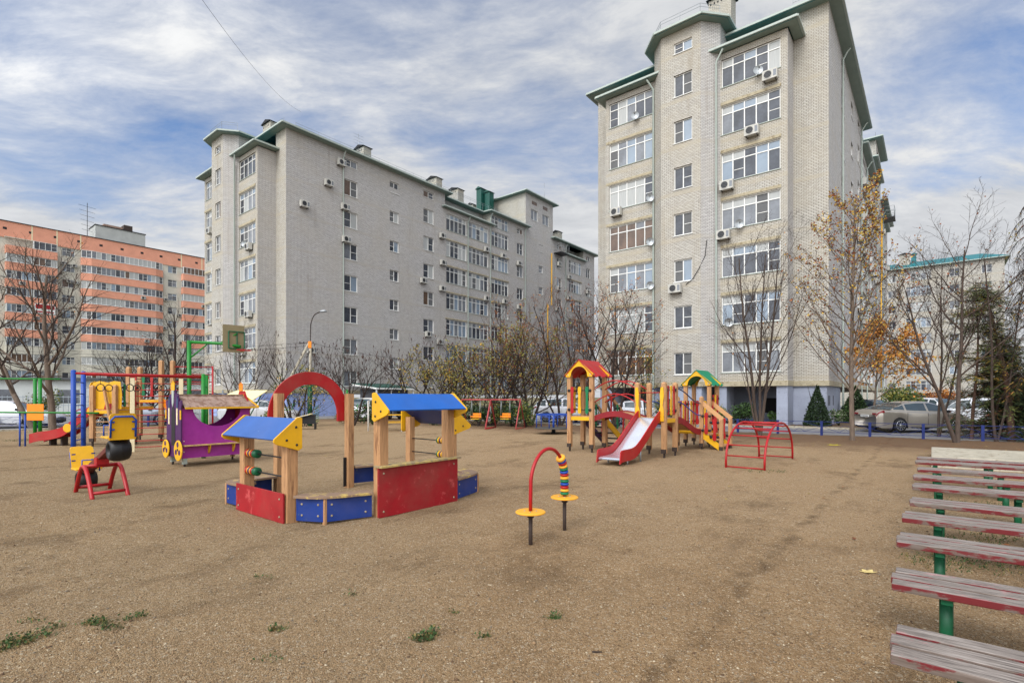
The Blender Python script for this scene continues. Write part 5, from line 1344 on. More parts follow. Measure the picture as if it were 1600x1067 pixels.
pine('low bushy pine filling the space right of the forked tree',20.1,21.6,4.4,.08,72,(.05,0),(NEEDLE,LEAFD,NEEDLE,LEAFB),150,.17,.04,.2,.5)
pine('yellowing larch with drooping twigs reaching the top of the right edge',19.6,18.9,9.0,.1,73,(-.02,0),(NEEDY,NEEDY,NEEDLE,LEAFB),75,.15,.3,.9,.3,'larch_tree')
pine('loose yellow-green pine crown above the forked tree near the right edge',18.9,21.3,6.6,.07,74,(-.02,0),(NEEDLE,P('light_needles',S(104,108,48),.7,.3,3),NEEDY),46,.17,.35,.2,.3)
pine('dark low pine at the far right edge behind the benches',20.3,19.0,3.6,.08,75,(-.05,0),(NEEDLE,LEAFD),150,.17,.04,.2,.5)
TB=dict(n=[12,7,5],st=[.25,.15,.15],ang=[40,38,40],lr=[.46,.5,.5],wob=[.06,.14,.2,.25],up=[.05,.1,.06,.02],rr=.4)
for i,(X,Y,h,ld,lab) in enumerate(((18.6,22.6,7.6,[(.02,0,1,1),(.22,0,.8,.85)],'tall thin bare tree right of the forked tree'),(18.7,20.0,7.2,[(-.06,0,1,1),(.2,0,.8,.9)],'thin bare tree with a few brown leaves next to the larch'))):
    tree('bare_tree',lab,X,Y,h,.055,TB,ld,leaves=140,leafm=(LEAFB,LEAFG),ls=.07,seed=160+i,bark=BARK)
for i,(px,Y,rx,h,cm) in enumerate([(700,30.2,.9,1.5,0),(722,30.6,1.1,1.7,1),(748,30.3,.95,1.3,0),(772,30.7,1.1,1.5,1),(800,30.2,1.0,1.7,0),(822,29.6,.8,1.4,1),(676,31.5,.9,1.3,0)]):
    lab=['leftmost hedge shrub by the left swing','broad olive shrub directly behind the left swing','low dark hedge shrub between the two swings','olive shrub behind the right swing seat','tall dark shrub right of the swings','small leafy shrub beside the merry-go-round','low dark shrub behind the sandbox roofs'][i]
    shrub('hedge_shrub',lab,(px-800)/809*Y,Y,rx,.8,h,1700,[(LEAFD,LEAFM,LEAFD),(LEAFM,LEAFG,LEAFD)][cm],.085,80+i,.05,'green shrubs behind the swings')
for i,(X,Y,rx,h,n,fm,lab) in enumerate([(-8.4,31.6,1.0,1.5,1500,(LEAFD,LEAFM),'dark green shrub between the crooked sumac and the play table'),(-10.6,33.5,1.2,1.3,1500,(LEAFD,LEAFG),'dark hedge shrub against the blue basement wall'),(14.2,31.8,1.0,1.5,1500,(LEAFM,LEAFD),'green yucca like shrub under the bay of the right block'),(19.2,30.4,.6,1.0,700,(P('silvery_leaf',S(120,124,104),.7,.25,3),LEAFM),'pale silvery shrub right of the small thuja'),(16.0,31.8,.4,.8,400,(LEAFM,),'tiny green shrub left of the small thuja'),(9.2,30.6,.9,1.5,1400,(LEAFM,LEAFG),'green shrub seen under the arched bridge'),(13.0,32.4,.7,1.2,600,(LEAFG,LEAFM),'thin olive shrub beside the yucca like shrub'),(31,41,2.6,2.6,2600,(LEAFM,LEAFG),'round green tree crown behind the parked cars on the right'),(35.5,43,2.2,2.4,2200,(LEAFB,LEAFO),'reddish brown shrub behind the parked cars on the right'),(-28.5,31.5,1.2,2.2,1500,(LEAFG,LEAFM),'olive shrub left of the leaning tree'),(-14.2,31.0,1.0,1.0,900,(LEAFG,LEAFM),'low weedy shrub by the foot of the lamp pole'),(20.6,17.2,1.0,.9,1200,(LEAFD,LEAFM),'low dark shrub right behind the concrete slab'),(24.0,23.5,2.4,2.6,3800,(LEAFD,NEEDLE),'dense dark evergreen mass at the right edge'),(20.9,21.6,1.3,2.4,3600,(LEAFD,NEEDLE,LEAFD),'broad dark evergreen shrub between the pine trunks')]):
    shrub('leafy_shrub',lab,X,Y,rx,rx*.8,h,n,fm,.1 if rx<2 else .16,100+i,.05)
# ------------------------------------------------------------------ cars
def interp(tab,x):
    if x<=tab[0][0]: return tab[0][1]
    for (a,b),(c,d) in zip(tab[:-1],tab[1:]):
        if x<=c:
            f=(x-a)/(c-a); f=f*f*(3-2*f)*.5+f*.5; return b+(d-b)*f
    return tab[-1][1]
TYRE=P('tyre_rubber',S(28,28,30),.8,.2); RIM=P('alloy_rim',S(176,178,180),.3,.1,metal=.7); CGL=P('car_window_glass',S(58,72,78),.04,.2,1,spec=.9)
LRED=P('tail_lamp_red',S(120,12,20),.2,.15,spec=.7); LCLR=P('head_lamp_clear',S(210,214,218),.15,.05,spec=.7); TRIM=P('black_trim',S(26,26,28),.5,.1)
SED=dict(L=5.0,W=1.88,H=1.48,wx=(-1.42,1.48),top=[(-.5,.80),(-.488,.98),(-.46,1.06),(-.34,1.06),(-.1,1.0),(.18,.98),(.25,.96),(.36,.88),(.46,.74),(.495,.6),(.5,.5)],
  roof=[(-.40,1.05),(-.30,1.26),(-.2,1.41),(-.08,1.475),(.04,1.47),(.11,1.40),(.25,.96)],glass=(-.345,.225),pil=[(-.235,-.215),(-.005,.015)],gw=.80)
SUV=dict(L=4.4,W=1.82,H=1.62,wx=(-1.3,1.35),top=[(-.5,.7),(-.49,.98),(-.46,1.08),(-.2,1.06),(.1,1.02),(.22,1.02),(.32,.96),(.44,.86),(.49,.7),(.5,.5)],
  roof=[(-.485,1.06),(-.44,1.36),(-.38,1.54),(-.2,1.62),(.0,1.62),(.08,1.55),(.24,1.02)],glass=(-.44,.2),pil=[(-.30,-.27),(-.06,-.035)],gw=.82)
def car(label,X,Y,ang,paint,S_=SED,group=None,plate=True):
    L_,Wd,H_=S_['L'],S_['W'],S_['H']; t=thing('parked_car',label,'car',(X,Y,0),ang,group)
    wt=[(-.5,.74),(-.485,.86),(-.45,.94),(-.36,.985),(-.2,1),(.25,1),(.38,.975),(.45,.92),(.485,.82),(.5,.68)]
    xs=set([-.5,-.494,-.485,-.47,.47,.485,.494,.5]); k=-.5
    while k<.5: xs.add(round(k,4)); k+=.0125
    for w in S_['wx']:
        for a in range(-12,13): xs.add(round((w+.37*math.sin(a/12*PI/2))/L_,4))
    xs=sorted(xs); body=MB(); rows=[]
    for x in xs:
        w=Wd/2*interp(wt,x); tz=interp(S_['top'],x); zb=.20 if abs(x)<.46 else .20+(abs(x)-.46)*2.2
        for wx in S_['wx']:
            dx=x*L_-wx
            if abs(dx)<.372: zb=max(zb,.33+math.sqrt(max(0,.372**2-dx*dx)))
        zb=min(zb,tz-.12)
        m=zb+(tz-zb)*.5
        rows.append([(w*.95,zb),(w*.985,zb+(tz-zb)*.16),(w*.985,zb+(tz-zb)*.38),(w*1.0,zb+(tz-zb)*.66),(w*.985,zb+(tz-zb)*.86),(w*.95,tz-.02),(w*.88,tz),(w*.5,tz+.03),(0,tz+.04)])
    vs=[];n=len(rows[0]);fs=[]
    for x,rw in zip(xs,rows):
        for y,z in rw: vs.append((x*L_,y,z))
        for y,z in rw[-2::-1]: vs.append((x*L_,-y,z))
    m_=2*n-1
    for i in range(len(xs)-1):
        for j in range(m_-1): fs.append((i*m_+j,(i+1)*m_+j,(i+1)*m_+j+1,i*m_+j+1))
    fs.append(tuple(range(m_-1,-1,-1))); fs.append(tuple((len(xs)-1)*m_+j for j in range(m_)))
    body.add(vs,fs,paint,True)
    und=MB(); und.box(-L_*.46,L_*.46,-Wd*.4,Wd*.4,.18,.5,TRIM); 
    # greenhouse
    gx=sorted({x for x in xs if S_['roof'][0][0]<=x<=S_['roof'][-1][0]}|{S_['glass'][0],S_['glass'][1],*[q for p in S_['pil'] for q in p],S_['roof'][0][0],S_['roof'][-1][0]})
    gl=MB(); R_=[]
    for x in gx:
        zt=interp(S_['top'],x)+.0; zr=max(interp(S_['roof'],x),zt+.03); w=Wd/2*interp(wt,x)*.935; f=(zr-zt)/(H_-1.0); wr=w-(w-Wd/2*S_['gw']*.82)*min(1,f)
        R_.append([(w,zt-.03),(w-.015,zt+.03),(w+(wr-w)*.82,zt+(zr-zt)*.84),(wr-.03,zr-.02),(wr*.78,zr+.006),(0,zr+.02)])
    K=6; M=2*K-1; V=[]
    for x,rw in zip(gx,R_):
        for y,z in rw: V.append((x*L_,y,z))
        for y,z in rw[-2::-1]: V.append((x*L_,-y,z))
    a=[];b=[]
    for i in range(len(gx)-1):
        xm=(gx[i]+gx[i+1])/2; sl=(R_[i+1][5][1]-R_[i][5][1])/((gx[i+1]-gx[i])*L_)
        zf=R_[i][5][1]-R_[i][0][1]
        for j in range(M-1):
            jj=min(j,M-2-j); q=(i*M+j,(i+1)*M+j,(i+1)*M+j+1,i*M+j+1)
            side=jj==1 and S_['glass'][0]<xm<S_['glass'][1] and not any(p<xm<q2 for p,q2 in S_['pil']) and zf>.1
            scr=jj>=3 and abs(sl)>.28 and zf>.06 and zf<H_-1.0-.02+.1
            if jj==3 and scr and False: scr=False
            (b if side or scr else a).append(q)
    body.add(V,a,paint,True); bo=body.build('body',t); 
    gp_={}
    for q in b:
        c4=[V[i] for i in q]; ym=sum(p[1] for p in c4)/4; xm_=sum(p[0] for p in c4)/4
        kk=('side_window',ym>0) if abs(ym)>Wd*.33 and not (q[0]%M in (3,4,5,6)) else (('windscreen',0) if xm_>0 else ('rear_window',0))
        gp_.setdefault(kk,[]).append(q)
    for kk,fs_ in gp_.items():
        used=sorted({i for q in fs_ for i in q}); mp={v_:i for i,v_ in enumerate(used)}
        gm=MB(); gm.add([V[i] for i in used],[tuple(mp[i] for i in q) for q in fs_],CGL,True); gm.build(kk[0],t)
    und.build('underbody',t)
    # door lines, sill and bumper trims
    tr=MB()
    for s in (-1,1):
        for x in (S_['pil'][-1][0]*L_+.02,S_['glass'][1]*L_*.93,S_['glass'][0]*L_*.62):
            tr.bar((x,s*(Wd/2*.993),.36),(x,s*(Wd/2*.996),.92),.012,.008,TRIM,up=(1,0,0))
        tr.bar((-L_*.17,s*Wd/2*.975,.215),(L_*.18,s*Wd/2*.975,.215),.03,.05,TRIM)
        for x in (.02*L_,-.19*L_): tr.bar((x-.1,s*Wd/2*1.002,.86),(x+.06,s*Wd/2*1.002,.86),.03,.03,RIM)
        mr=MB(); mr.bar((S_['glass'][1]*L_*.86-.1,s*Wd*.52,1.0),(S_['glass'][1]*L_*.86+.08,s*Wd*.54,1.0),.14,.14,paint if S_ is SUV else TRIM); mr.build('mirror',t,bevel=.03)
    tr.build('trim',t)
    bp=MB(); bp.box(-L_/2-.006,-L_*.47,-Wd*.33,Wd*.33,.22,.30,TRIM); bp.box(L_*.47,L_/2+.012,-Wd*.33,Wd*.33,.26,.42,TRIM); bp.build('bumper_insert',t,bevel=.02)
    if plate:
        p=MB(); p.box(-L_/2-.03,-L_/2+.02,-.26,.26,.72 if S_ is SED else .62,.83 if S_ is SED else .73,WHITE); p.box(-L_/2-.034,-L_/2-.031,-.22,.22,.75 if S_ is SED else .65,.80 if S_ is SED else .7,P('plate_characters_grey',S(120,120,122),.6)); p.build('number_plate',t)
    for s in (-1,1):
        # wraparound lamps follow the shell: built from the same rows, 6 mm proud
        def lampstrip(sel,j0,j1,mat,nm,off=.008):
            V2=[];k2=0
            for x,rw in zip(xs,rows):
                if sel(x):
                    for j in range(j0,j1+1): V2.append((x*L_+(-.012 if x<0 else .012),s*(rw[j][0]+off),rw[j][1]))
                    k2+=1
            w_=j1-j0+1; F=[]
            for i in range(k2-1):
                for j in range(w_-1):
                    f=(i*w_+j,(i+1)*w_+j,(i+1)*w_+j+1,i*w_+j+1); F.append(f if s>0 else f[::-1])
            lm=MB(); lm.add(V2,F,mat,True)
            e=MB(); 
            xe=(-L_/2-.016) if mat is LRED else (L_/2+.016); wv=Wd/2*.70; z1=.92 if S_ is SED else 1.0; z0=.84 if S_ is SED else .88
            if mat is LRED: lm.box(min(xe,xe+.05),max(xe,xe+.05),*(sorted((s*wv*.72,s*wv*1.02))),z0,z1,mat)
            lm.build(nm,t)
        lampstrip(lambda x:x<-.43,4,5,LRED,'tail_lamp'); lampstrip(lambda x:x>.43,4,5,LCLR,'headlight')
    for wx in S_['wx']:
        for s in (-1,1):
            y=s*(Wd/2-.11); w=MB(); prof=[(.19,-.1),(.30,-.105),(.33,-.08),(.335,0),(.33,.08),(.30,.105),(.19,.1)]
            w.lathe(prof,(wx,y,.335),TYRE,'y',28); wo=w.build('wheel',t)
            rm=MB(); rm.lathe([(.235,s*.1),(.225,s*.112),(.21,s*.1),(.2,s*.05),(.0001,s*.05)],(wx,y,.335),P('dark_wheel_well',S(20,20,22),.8),'y',24); 
            rm.lathe([(.236,s*.098),(.232,s*.116),(.214,s*.112)],(wx,y,.335),RIM,'y',28)
            for k in range(10):
                a=2*PI*k/10+.1; rm.bar((wx+.03*math.cos(a),y+s*.1,.335+.03*math.sin(a)),(wx+.222*math.cos(a),y+s*.1,.335+.222*math.sin(a)),.022,.02,RIM,up=(0,1,0))
            rm.lathe([(.0001,s*.118),(.05,s*.115),(.055,s*.09)],(wx,y,.335),RIM,'y',12); rm.build('rim',wo)
    return t
def carpaint(n,c,metal=.5): return P(n,c,.28,.04,2,metal=metal,coat=.8,spec=.5)
PB=carpaint('champagne_car_paint',S(168,160,148),.55); PWH=carpaint('white_car_paint',S(214,216,220),0); PSI=carpaint('silver_car_paint',S(150,158,172)); PDK=carpaint('dark_blue_car_paint',S(30,36,60),.2); PBL=carpaint('black_car_paint',S(26,26,30),.2)
car('champagne metallic sedan parked behind the blue fence on the right',20.0,25.9,math.radians(5),PB,SED)
car('white hatchback with red tail lamps just past the front of the champagne sedan',25.6,29.4,math.radians(152),PWH,SUV)
car('white crossover behind the merry-go-round',3.7,35.6,math.radians(-8),PWH,SUV)
car('white car seen below the arched bridge of the right play structure',8.2,33.2,math.radians(-4),PWH,SED)
car('white crossover partly hidden by the red arch',-10.4,38.5,math.radians(80),PWH,SUV)
car('silver car behind the hedge left of the swings',-4.8,39.5,math.radians(10),PSI,SED)
car('pale car at the left edge behind the green bar',-28.5,29.2,math.radians(18),PWH,SED)
car('silver car seen behind the leaning tree and playground slide',-22.6,30.8,math.radians(30),PSI,SED)
car('white car in the distance behind the roof of the champagne sedan',34.0,43.0,math.radians(100),PWH,SUV)
car('dark blue car in the distance above the sedan roof',31.0,45,math.radians(95),PDK,SED)
car('dark car beside the white hatchback by the evergreens',29.0,31.5,math.radians(150),PDK,SED)
car('white car between carriage roof and yellow canopy',-17.5,36.0,math.radians(12),PWH,SED)
car('dark car in the distance behind the play table',-7.6,40.8,math.radians(85),PBL,SED)
# ------------------------------------------------------------------ fences, lamp, kerbs
FB=P('deep_blue_fence_paint',S(12,34,98),.5,.2,6)
def fence_panel(label,u,v,rot,Ln,grp='low blue metal fence sections around the yard',first=[None]):
    if first[0] is None:
        t=thing('fence_section',label,'fence',W(u,v,0),rot,grp)
        m=MB(); m.box(-.05,.05,-.04,.04,-.1,.62,FB); m.build('post',t,bevel=.005)
        m=MB(); m.box(.05,1.74,-.015,.015,.585,.605,FB); m.box(.05,1.74,-.012,.012,.12,.14,FB)
        m.build('rail',t)
        m=MB()
        m.bar((.06,0,.35),(.68,0,.14),.014,.014,FB); m.bar((.06,0,.37),(.68,0,.58),.014,.014,FB); m.bar((1.71,0,.35),(1.1,0,.14),.014,.014,FB); m.bar((1.71,0,.37),(1.1,0,.58),.014,.014,FB)
        m.tube([(0.89+.2*math.cos(a),0,.30+.14*math.sin(a)) for a in [PI*i/8 for i in range(9)]],.007,FB,5); m.bar((.68,0,.14),(0.89,0,.3),.014,.014,FB); m.bar((1.1,0,.14),(0.89,0,.3),.014,.014,FB)
        m.build('ornament',t); first[0]=t; return t
    c=dup(first[0]); c.location=W(u,v,0); c.rotation_euler.z=rot; c['label']=label; return c
names=['farthest left','second from the left','third from the left','fourth from the left','fifth from the left','sixth from the left','seventh from the left','eighth from the left','ninth from the left','tenth from the left','eleventh from the left','twelfth from the left','thirteenth from the left','fourteenth from the left','fifteenth from the left','sixteenth from the left']
k=0
for i in range(14):
    u=-18.05+i*1.78
    where=['behind the merry-go-round','left of the red roofed tower','behind the red roofed tower','behind the arched bridge','behind the steel slide','behind the green roofed tower','left of the multi-stemmed tree','right behind the climbing arch','below the small thuja','left of the maple trunk','under the boot of the sedan','in front of the rear wheel of the sedan','in front of the sedan doors','at the forked tree by the slab'][i]
    fence_panel('blue metal fence section with crossed bars '+where,u,26.7,-TH,2.15)
for i in range(7):
    where=['at the extreme left edge','beside the thin blue legs','behind the orange panel','behind the leaning tree','behind the long red slide','behind the blue ladder posts','behind the monkey bars'][i]
    p=Vector((-31.5+i*1.70,27.2+i*.52)); u=p.x*CS-p.y*SN; v=p.x*SN+p.y*CS
    fence_panel('blue metal fence section with crossed bars '+where,u,v,math.radians(17),2.15)
def lamp():
    X,Y=-15.3,39.3
    t=thing('street_lamp','grey street lamp with curved arm and leaning strut in front of the middle block','street lamp',(X,Y,0),0)
    m=MB(); m.tube([(0,0,-.2),(0,0,5.9)],[.13,.09],CONC,10); m.build('concrete_pole',t)
    m=MB(); m.tube(smooth_path([(0,0,5.6),(0,0,6.6),(.05,0,7.3),(.3,0,7.9),(.75,0,8.15)],5),.04,RUST,8); m.build('arm',t)
    m=MB(); m.tube([(.7,0,8.13),(.8,0,8.18),(1.1,0,8.2),(1.25,0,8.16)],[.04,.1,.11,.04],STEEL,10); m.build('lamp_head',t)
    m=MB(); m.tube([(-3.3,0,-.2),(-.1,0,5.8)],[.12,.09],CONC,10); m.build('strut',t)
    m=MB(); m.box(-.12,.12,-.14,-.1,5.4,5.9,ORNG); m.bar((-.9,0,5.75),(.3,0,5.75),.05,.05,RUST)
    for x in (-.8,-.5,-.2,.2): m.tube([(x,0,5.75),(x,0,5.9)],.03,BLACK,6)
    m.tube([(-.5,0,5.7),(-.55,0,5.3),(-.3,-.05,5.1),(-.05,0,5.5)],.02,BLACK,5); m.tube([(-.1,0,5.3),(-.3,0,4.3),(-.9,0,3.5)],.02,BLACK,5); m.build('bracket_and_insulators',t)
    # overhead wires
    def wire(label,a,b,sag,r=.012):
        a=Vector(a);b=Vector(b); mb=MB(); pts=[]
        for i in range(17): f=i/16; p=a.lerp(b,f); p.z-=sag*4*f*(1-f); pts.append(p)
        mb.tube(pts,r,BLACK,4,False); o=mb.build('overhead_wire'); tag(o,label,'wire')
    wire('long thin overhead wire crossing the sky at the upper left',(-10.2,16.5,14.8),(-18.0,44.2,26.0),.6,.008)
    wire('pair wire running left from the lamp pole, upper one',(X,Y,5.85),(X-26,Y+3,6.0),.5)
    wire('pair wire running left from the lamp pole, lower one',(X,Y,5.6),(X-26,Y+3,5.5),.5)
    wire('wire running right from the lamp pole past the middle block windows',(X,Y,5.8),(X+16,Y+12,5.6),.9)
lamp()
# entrance canopy by the middle block
t=thing('entrance_porch','small entrance porch with a dark green roof beside the middle block','porch',W(-39.9,30.5,0))
m=MB(); m.add([(-2.3,-2.2,2.9),(1.4,-2.2,2.5),(1.4,2.2,2.5),(-2.3,2.2,2.9),(-2.3,-2.2,3.0),(1.4,-2.2,2.6),(1.4,2.2,2.6),(-2.3,2.2,3.0)],[(3,2,1,0),(4,5,6,7),(0,1,5,4),(1,2,6,5),(2,3,7,6),(3,0,4,7)],GREENM); m.build('roof',t)
m=MB(); m.bar((-2.3,-2.2,2.85),(1.45,-2.2,2.45),.08,.14,WHITE); m.bar((1.45,-2.2,2.45),(1.45,2.2,2.45),.08,.14,WHITE); m.build('fascia',t)
for y in (-2.1,-.5,1.0,2.1): m=MB(); m.box(1.25,1.35,y-.05,y+.05,-.1,2.5,WHITE); m.build('post',t)
m=MB(); m.box(-1.9,.9,-1.6,1.8,-.1,2.45,P('dark_wall',S(74,74,78),.7,.2)); m.build('enclosure',t)
# metal yard gate/railing at far left below the orange block
t=thing('grey_railing','grey metal railing in front of the panel block behind the blue ladder','railing',(-29,38,0),math.radians(15))
m=MB()
for z in (.5,1.1,1.7): m.bar((-9,0,z),(7,0,z),.04,.05,P('grey_steel',S(140,148,154),.5,.1))
for k in range(54): m.bar((-9+k*.3,0,.1),(-9+k*.3,0,1.8),.025,.025,P('grey_steel',S(140,148,154)))
m.build('bars',t)
for k in range(5): m=MB(); m.box(-9+k*4-.05,-9+k*4+.05,-.05,.05,-.1,2.2,P('grey_steel',S(140,148,154))); m.build('post',t)
t=thing('green_wall_cabinet','long low grey-blue building behind the left playground railing','building',(-44,60,0),math.radians(20))
m=MB(); m.box(-22,24,0,8,-1,3.6,P('pale_render',S(176,180,180),.85,.1,1)); m.build('wall',t)
m=MB(); m.box(-22.3,24.3,-.5,8.4,3.6,3.85,P('dark_roof_edge',S(70,72,76),.7)); m.build('roof',t)
for k in range(7):
    m=MB(); x=-19+k*6; m.box(x,x+2,-.03,.03,1.0,2.5,GD); o=m.build('window',t)
# ------------------------------------------------------------------ the ground
def sheet(name,poly,z,mat):
    mb=MB(); mb.add([(*W(u,v)[:2],z) for u,v in poly],[tuple(range(len(poly)))],mat); o=mb.build(name); o['kind']='structure'; return o
mb=MB(); mb.add([(-900,-300,-.3),(900,-300,-.3),(900,1500,-.3),(-900,1500,-.3)],[(0,1,2,3)],GRASSG); o=mb.build('ground'); o['kind']='structure'
sheet('asphalt_yard',[(-60,27.05),(45,27.05),(45,120),(-60,120)],-.04,ASPH)
sheet('asphalt_drive',[(-60,-40),(-36.2,-40),(-36.2,27.05),(-60,27.05)],-.036,ASPH)
sheet('planting_strip',[(-30,32.6),(-1.5,32.6),(-1.5,60),(-30,60)],.02,SOIL)
for nm,(a,b,c,d) in (('kerb_road',(-60,27.0,46,.16)),('kerb_planting',(-30,32.45,28.6,.14))):
    mb=MB(); 
    p=[(a,b),(a+c,b),(a+c,b+.15),(a,b+.15)]
    mb.add([(*W(u,v)[:2],-.1) for u,v in p]+[(*W(u,v)[:2],.07) for u,v in p],[(0,3,2,1),(4,5,6,7),(0,1,5,4),(1,2,6,5),(2,3,7,6),(3,0,4,7)],CONC); o=mb.build(nm); o['kind']='structure'
p=[(-36.2,-40),(-36.0,-40),(-36.0,27),(-36.2,27)]
mb=MB(); mb.add([(*W(u,v)[:2],-.1) for u,v in p]+[(*W(u,v)[:2],.06) for u,v in p],[(0,3,2,1),(4,5,6,7),(0,1,5,4),(1,2,6,5),(2,3,7,6),(3,0,4,7)],CONC); o=mb.build('kerb_drive'); o['kind']='structure'
# playground sand: fine uneven sheet, finer near the viewer
def hgt(u,v):
    rg=1-abs(mnoise.noise(Vector((u*2.3+7,v*2.3,3)))); n=-.022*max(0,rg-.86)/.14*max(0,mnoise.noise(Vector((u*.4,v*.4,31)))+.25)+mnoise.noise(Vector((u*2.1,v*1.7,15)))*.012+mnoise.noise(Vector((u*.28,v*.28,0)))*.04+mnoise.noise(Vector((u*1.1,v*1.1,5)))*.016+mnoise.noise(Vector((u*3.3,v*3.3,9)))*.007
    dv=mnoise.voronoi(Vector((u*1.9,v*1.5,0)))[0][0]; n-=.016*max(0,1-dv/.33)*(1 if mnoise.noise(Vector((u*.35+9,v*.35,3)))>-.12 else 0)
    for (cu,cv,r,d) in ((-3.68,4.9,.3,-.03),(-4.2,4.5,.3,-.03),(-7.4,5.15,1.15,-.05),(-11.5,2.6,.8,-.04),(-5.7,10.9,.8,-.05)):
        q=((u-cu)**2+(v-cv)**2)/(r*r); n+=d*math.exp(-q*1.5)
    # heaped rim on the sandbox side
    q=((u+5.4)**2+(v-5.4)**2)/.5; n+=.03*math.exp(-q)
    return n-.008
def axis(lo,hi,c,fine,coarse,w):
    out=[lo];x=lo
    while x<hi:
        d=max(0,abs(x-c)-w); x+=fine+(coarse-fine)*min(1,d/14); out.append(min(x,hi))
    return out
us=axis(-36,24,-3,.055,.5,7); vs_=axis(-26,26.95,4,.055,.5,6)
verts=[];faces=[]
for v in vs_:
    for u in us:
        p=W(u,v); verts.append((u,v,hgt(u,v)))
nu=len(us)
me=bpy.data.meshes.new('playground_sand')
va=np.array(verts,dtype=np.float32); me.vertices.add(len(va)); me.vertices.foreach_set('co',va.ravel())
I,J=np.meshgrid(np.arange(nu-1),np.arange(len(vs_)-1)); a_=(J*nu+I).ravel(); q=np.stack([a_,a_+1,a_+nu+1,a_+nu],1).astype(np.int32)
me.loops.add(q.size); me.loops.foreach_set('vertex_index',q.ravel()); me.polygons.add(len(q)); me.polygons.foreach_set('loop_start',np.arange(0,q.size,4,dtype=np.int32)); me.polygons.foreach_set('loop_total',np.full(len(q),4,dtype=np.int32))
me.update(calc_edges=True); me.polygons.foreach_set('use_smooth',np.ones(len(q),dtype=bool)); me.materials.append(SAND)
o=bpy.data.objects.new('playground_sand',me); COL.objects.link(o); o.rotation_euler.z=-TH; o['kind']='structure'
# loose gravel grains near the viewer
def scatter(name,label,n,area,size,cols,flat=.6,seed=3,cat='gravel'):
    r=np.random.default_rng(seed); V=[];
    octv=np.array([(1,0,0),(-1,0,0),(0,1,0),(0,-1,0),(0,0,1),(0,0,-1)],dtype=np.float32); octf=np.array([(0,2,4),(2,1,4),(1,3,4),(3,0,4),(2,0,5),(1,2,5),(3,1,5),(0,3,5)],dtype=np.int32)
    Y=area[2]+(area[3]-area[2])*r.random(n)**1.6; X=Y*r.uniform(area[0],area[1],n); 
    u=X*CS-Y*SN; v=X*SN+Y*CS
    Z=np.array([hgt(a,b) for a,b in zip(u,v)])
    s=size*r.lognormal(0,.45,n); an=r.uniform(0,2*PI,n)
    sx=s*r.uniform(.7,1.3,n); sy=s*r.uniform(.7,1.3,n); sz=s*flat
    P_=octv[None]*np.stack([sx,sy,sz],1)[:,None]+r.normal(0,.12,(n,6,3))*s[:,None,None]
    c,s_=np.cos(an)[:,None],np.sin(an)[:,None]
    q=np.stack([P_[...,0]*c-P_[...,1]*s_,P_[...,0]*s_+P_[...,1]*c,P_[...,2]],2)+np.stack([X,Y,Z+sz*.35],1)[:,None]
    F=(octf[None]+(np.arange(n)*6)[:,None,None]).reshape(-1,3).astype(np.int32)
    me=bpy.data.meshes.new(name); me.vertices.add(n*6); me.vertices.foreach_set('co',q.astype(np.float32).ravel()); me.loops.add(F.size); me.loops.foreach_set('vertex_index',F.ravel()); me.polygons.add(len(F)); me.polygons.foreach_set('loop_start',np.arange(0,F.size,3,dtype=np.int32)); me.polygons.foreach_set('loop_total',np.full(len(F),3,dtype=np.int32)); me.update(calc_edges=True)
    for m in cols: me.materials.append(m)
    mi=np.repeat(r.integers(0,len(cols),n),8).astype(np.int32); me.polygons.foreach_set('material_index',mi)
    o=bpy.data.objects.new(name,me); COL.objects.link(o); tag(o,label,cat,None,'stuff'); return o
G=[P('grain_tan',S(150,124,92),.9,.1),P('grain_grey',S(120,108,92),.9,.1),P('grain_pale',S(180,164,138),.9,.1),P('grain_brown',S(94,72,52),.9,.1),P('grain_sand',S(140,114,84),.9,.1),P('grain_sand',S(140,114,84)),P('grain_tan',S(150,124,92))]
scatter('loose_gravel','fine loose gravel grains strewn over the sandy ground',150000,(-1.1,1.1,2.2,10),.0036,G)
def weeds(name,label,spots,leafm,seed,cat='weeds',kind='stuff',sz=.024):
    r=random.Random(seed); mb=MB()
    for (X,Y,rad,n,h) in spots:
        for k in range(n):
            a=r.uniform(0,2*PI); d=rad*math.sqrt(r.random()); x=X+d*math.cos(a)*1.6; y=Y+d*math.sin(a)*.8; z=hgt(x*CS-y*SN,x*SN+y*CS)
            hh=h*r.uniform(.3,1); tip=Vector((x+r.uniform(-.04,.04),y+r.uniform(-.04,.04),z+hh)); b=Vector((x,y,z-.01)); w=Vector((r.uniform(-1,1),r.uniform(-1,1),0)).normalized()*r.uniform(.003,.008)
            mb.add([b-w,b+w,tip],[(0,1,2)],r.choice(leafm))
            if r.random()<.6: leafquad(mb,tip,sz*r.uniform(.5,1),r.choice(leafm),r)
    o=mb.build(name); tag(o,label,cat,None,kind); return o
def gp(px,py): Y=1.7*809/(py-620); return ((px-800)/809*Y,Y)
wm=(P('weed_green',S(50,72,32),.8,.3),P('weed_green',S(50,72,32)),LEAFM,P('dry_weed',S(120,104,60),.9,.2))
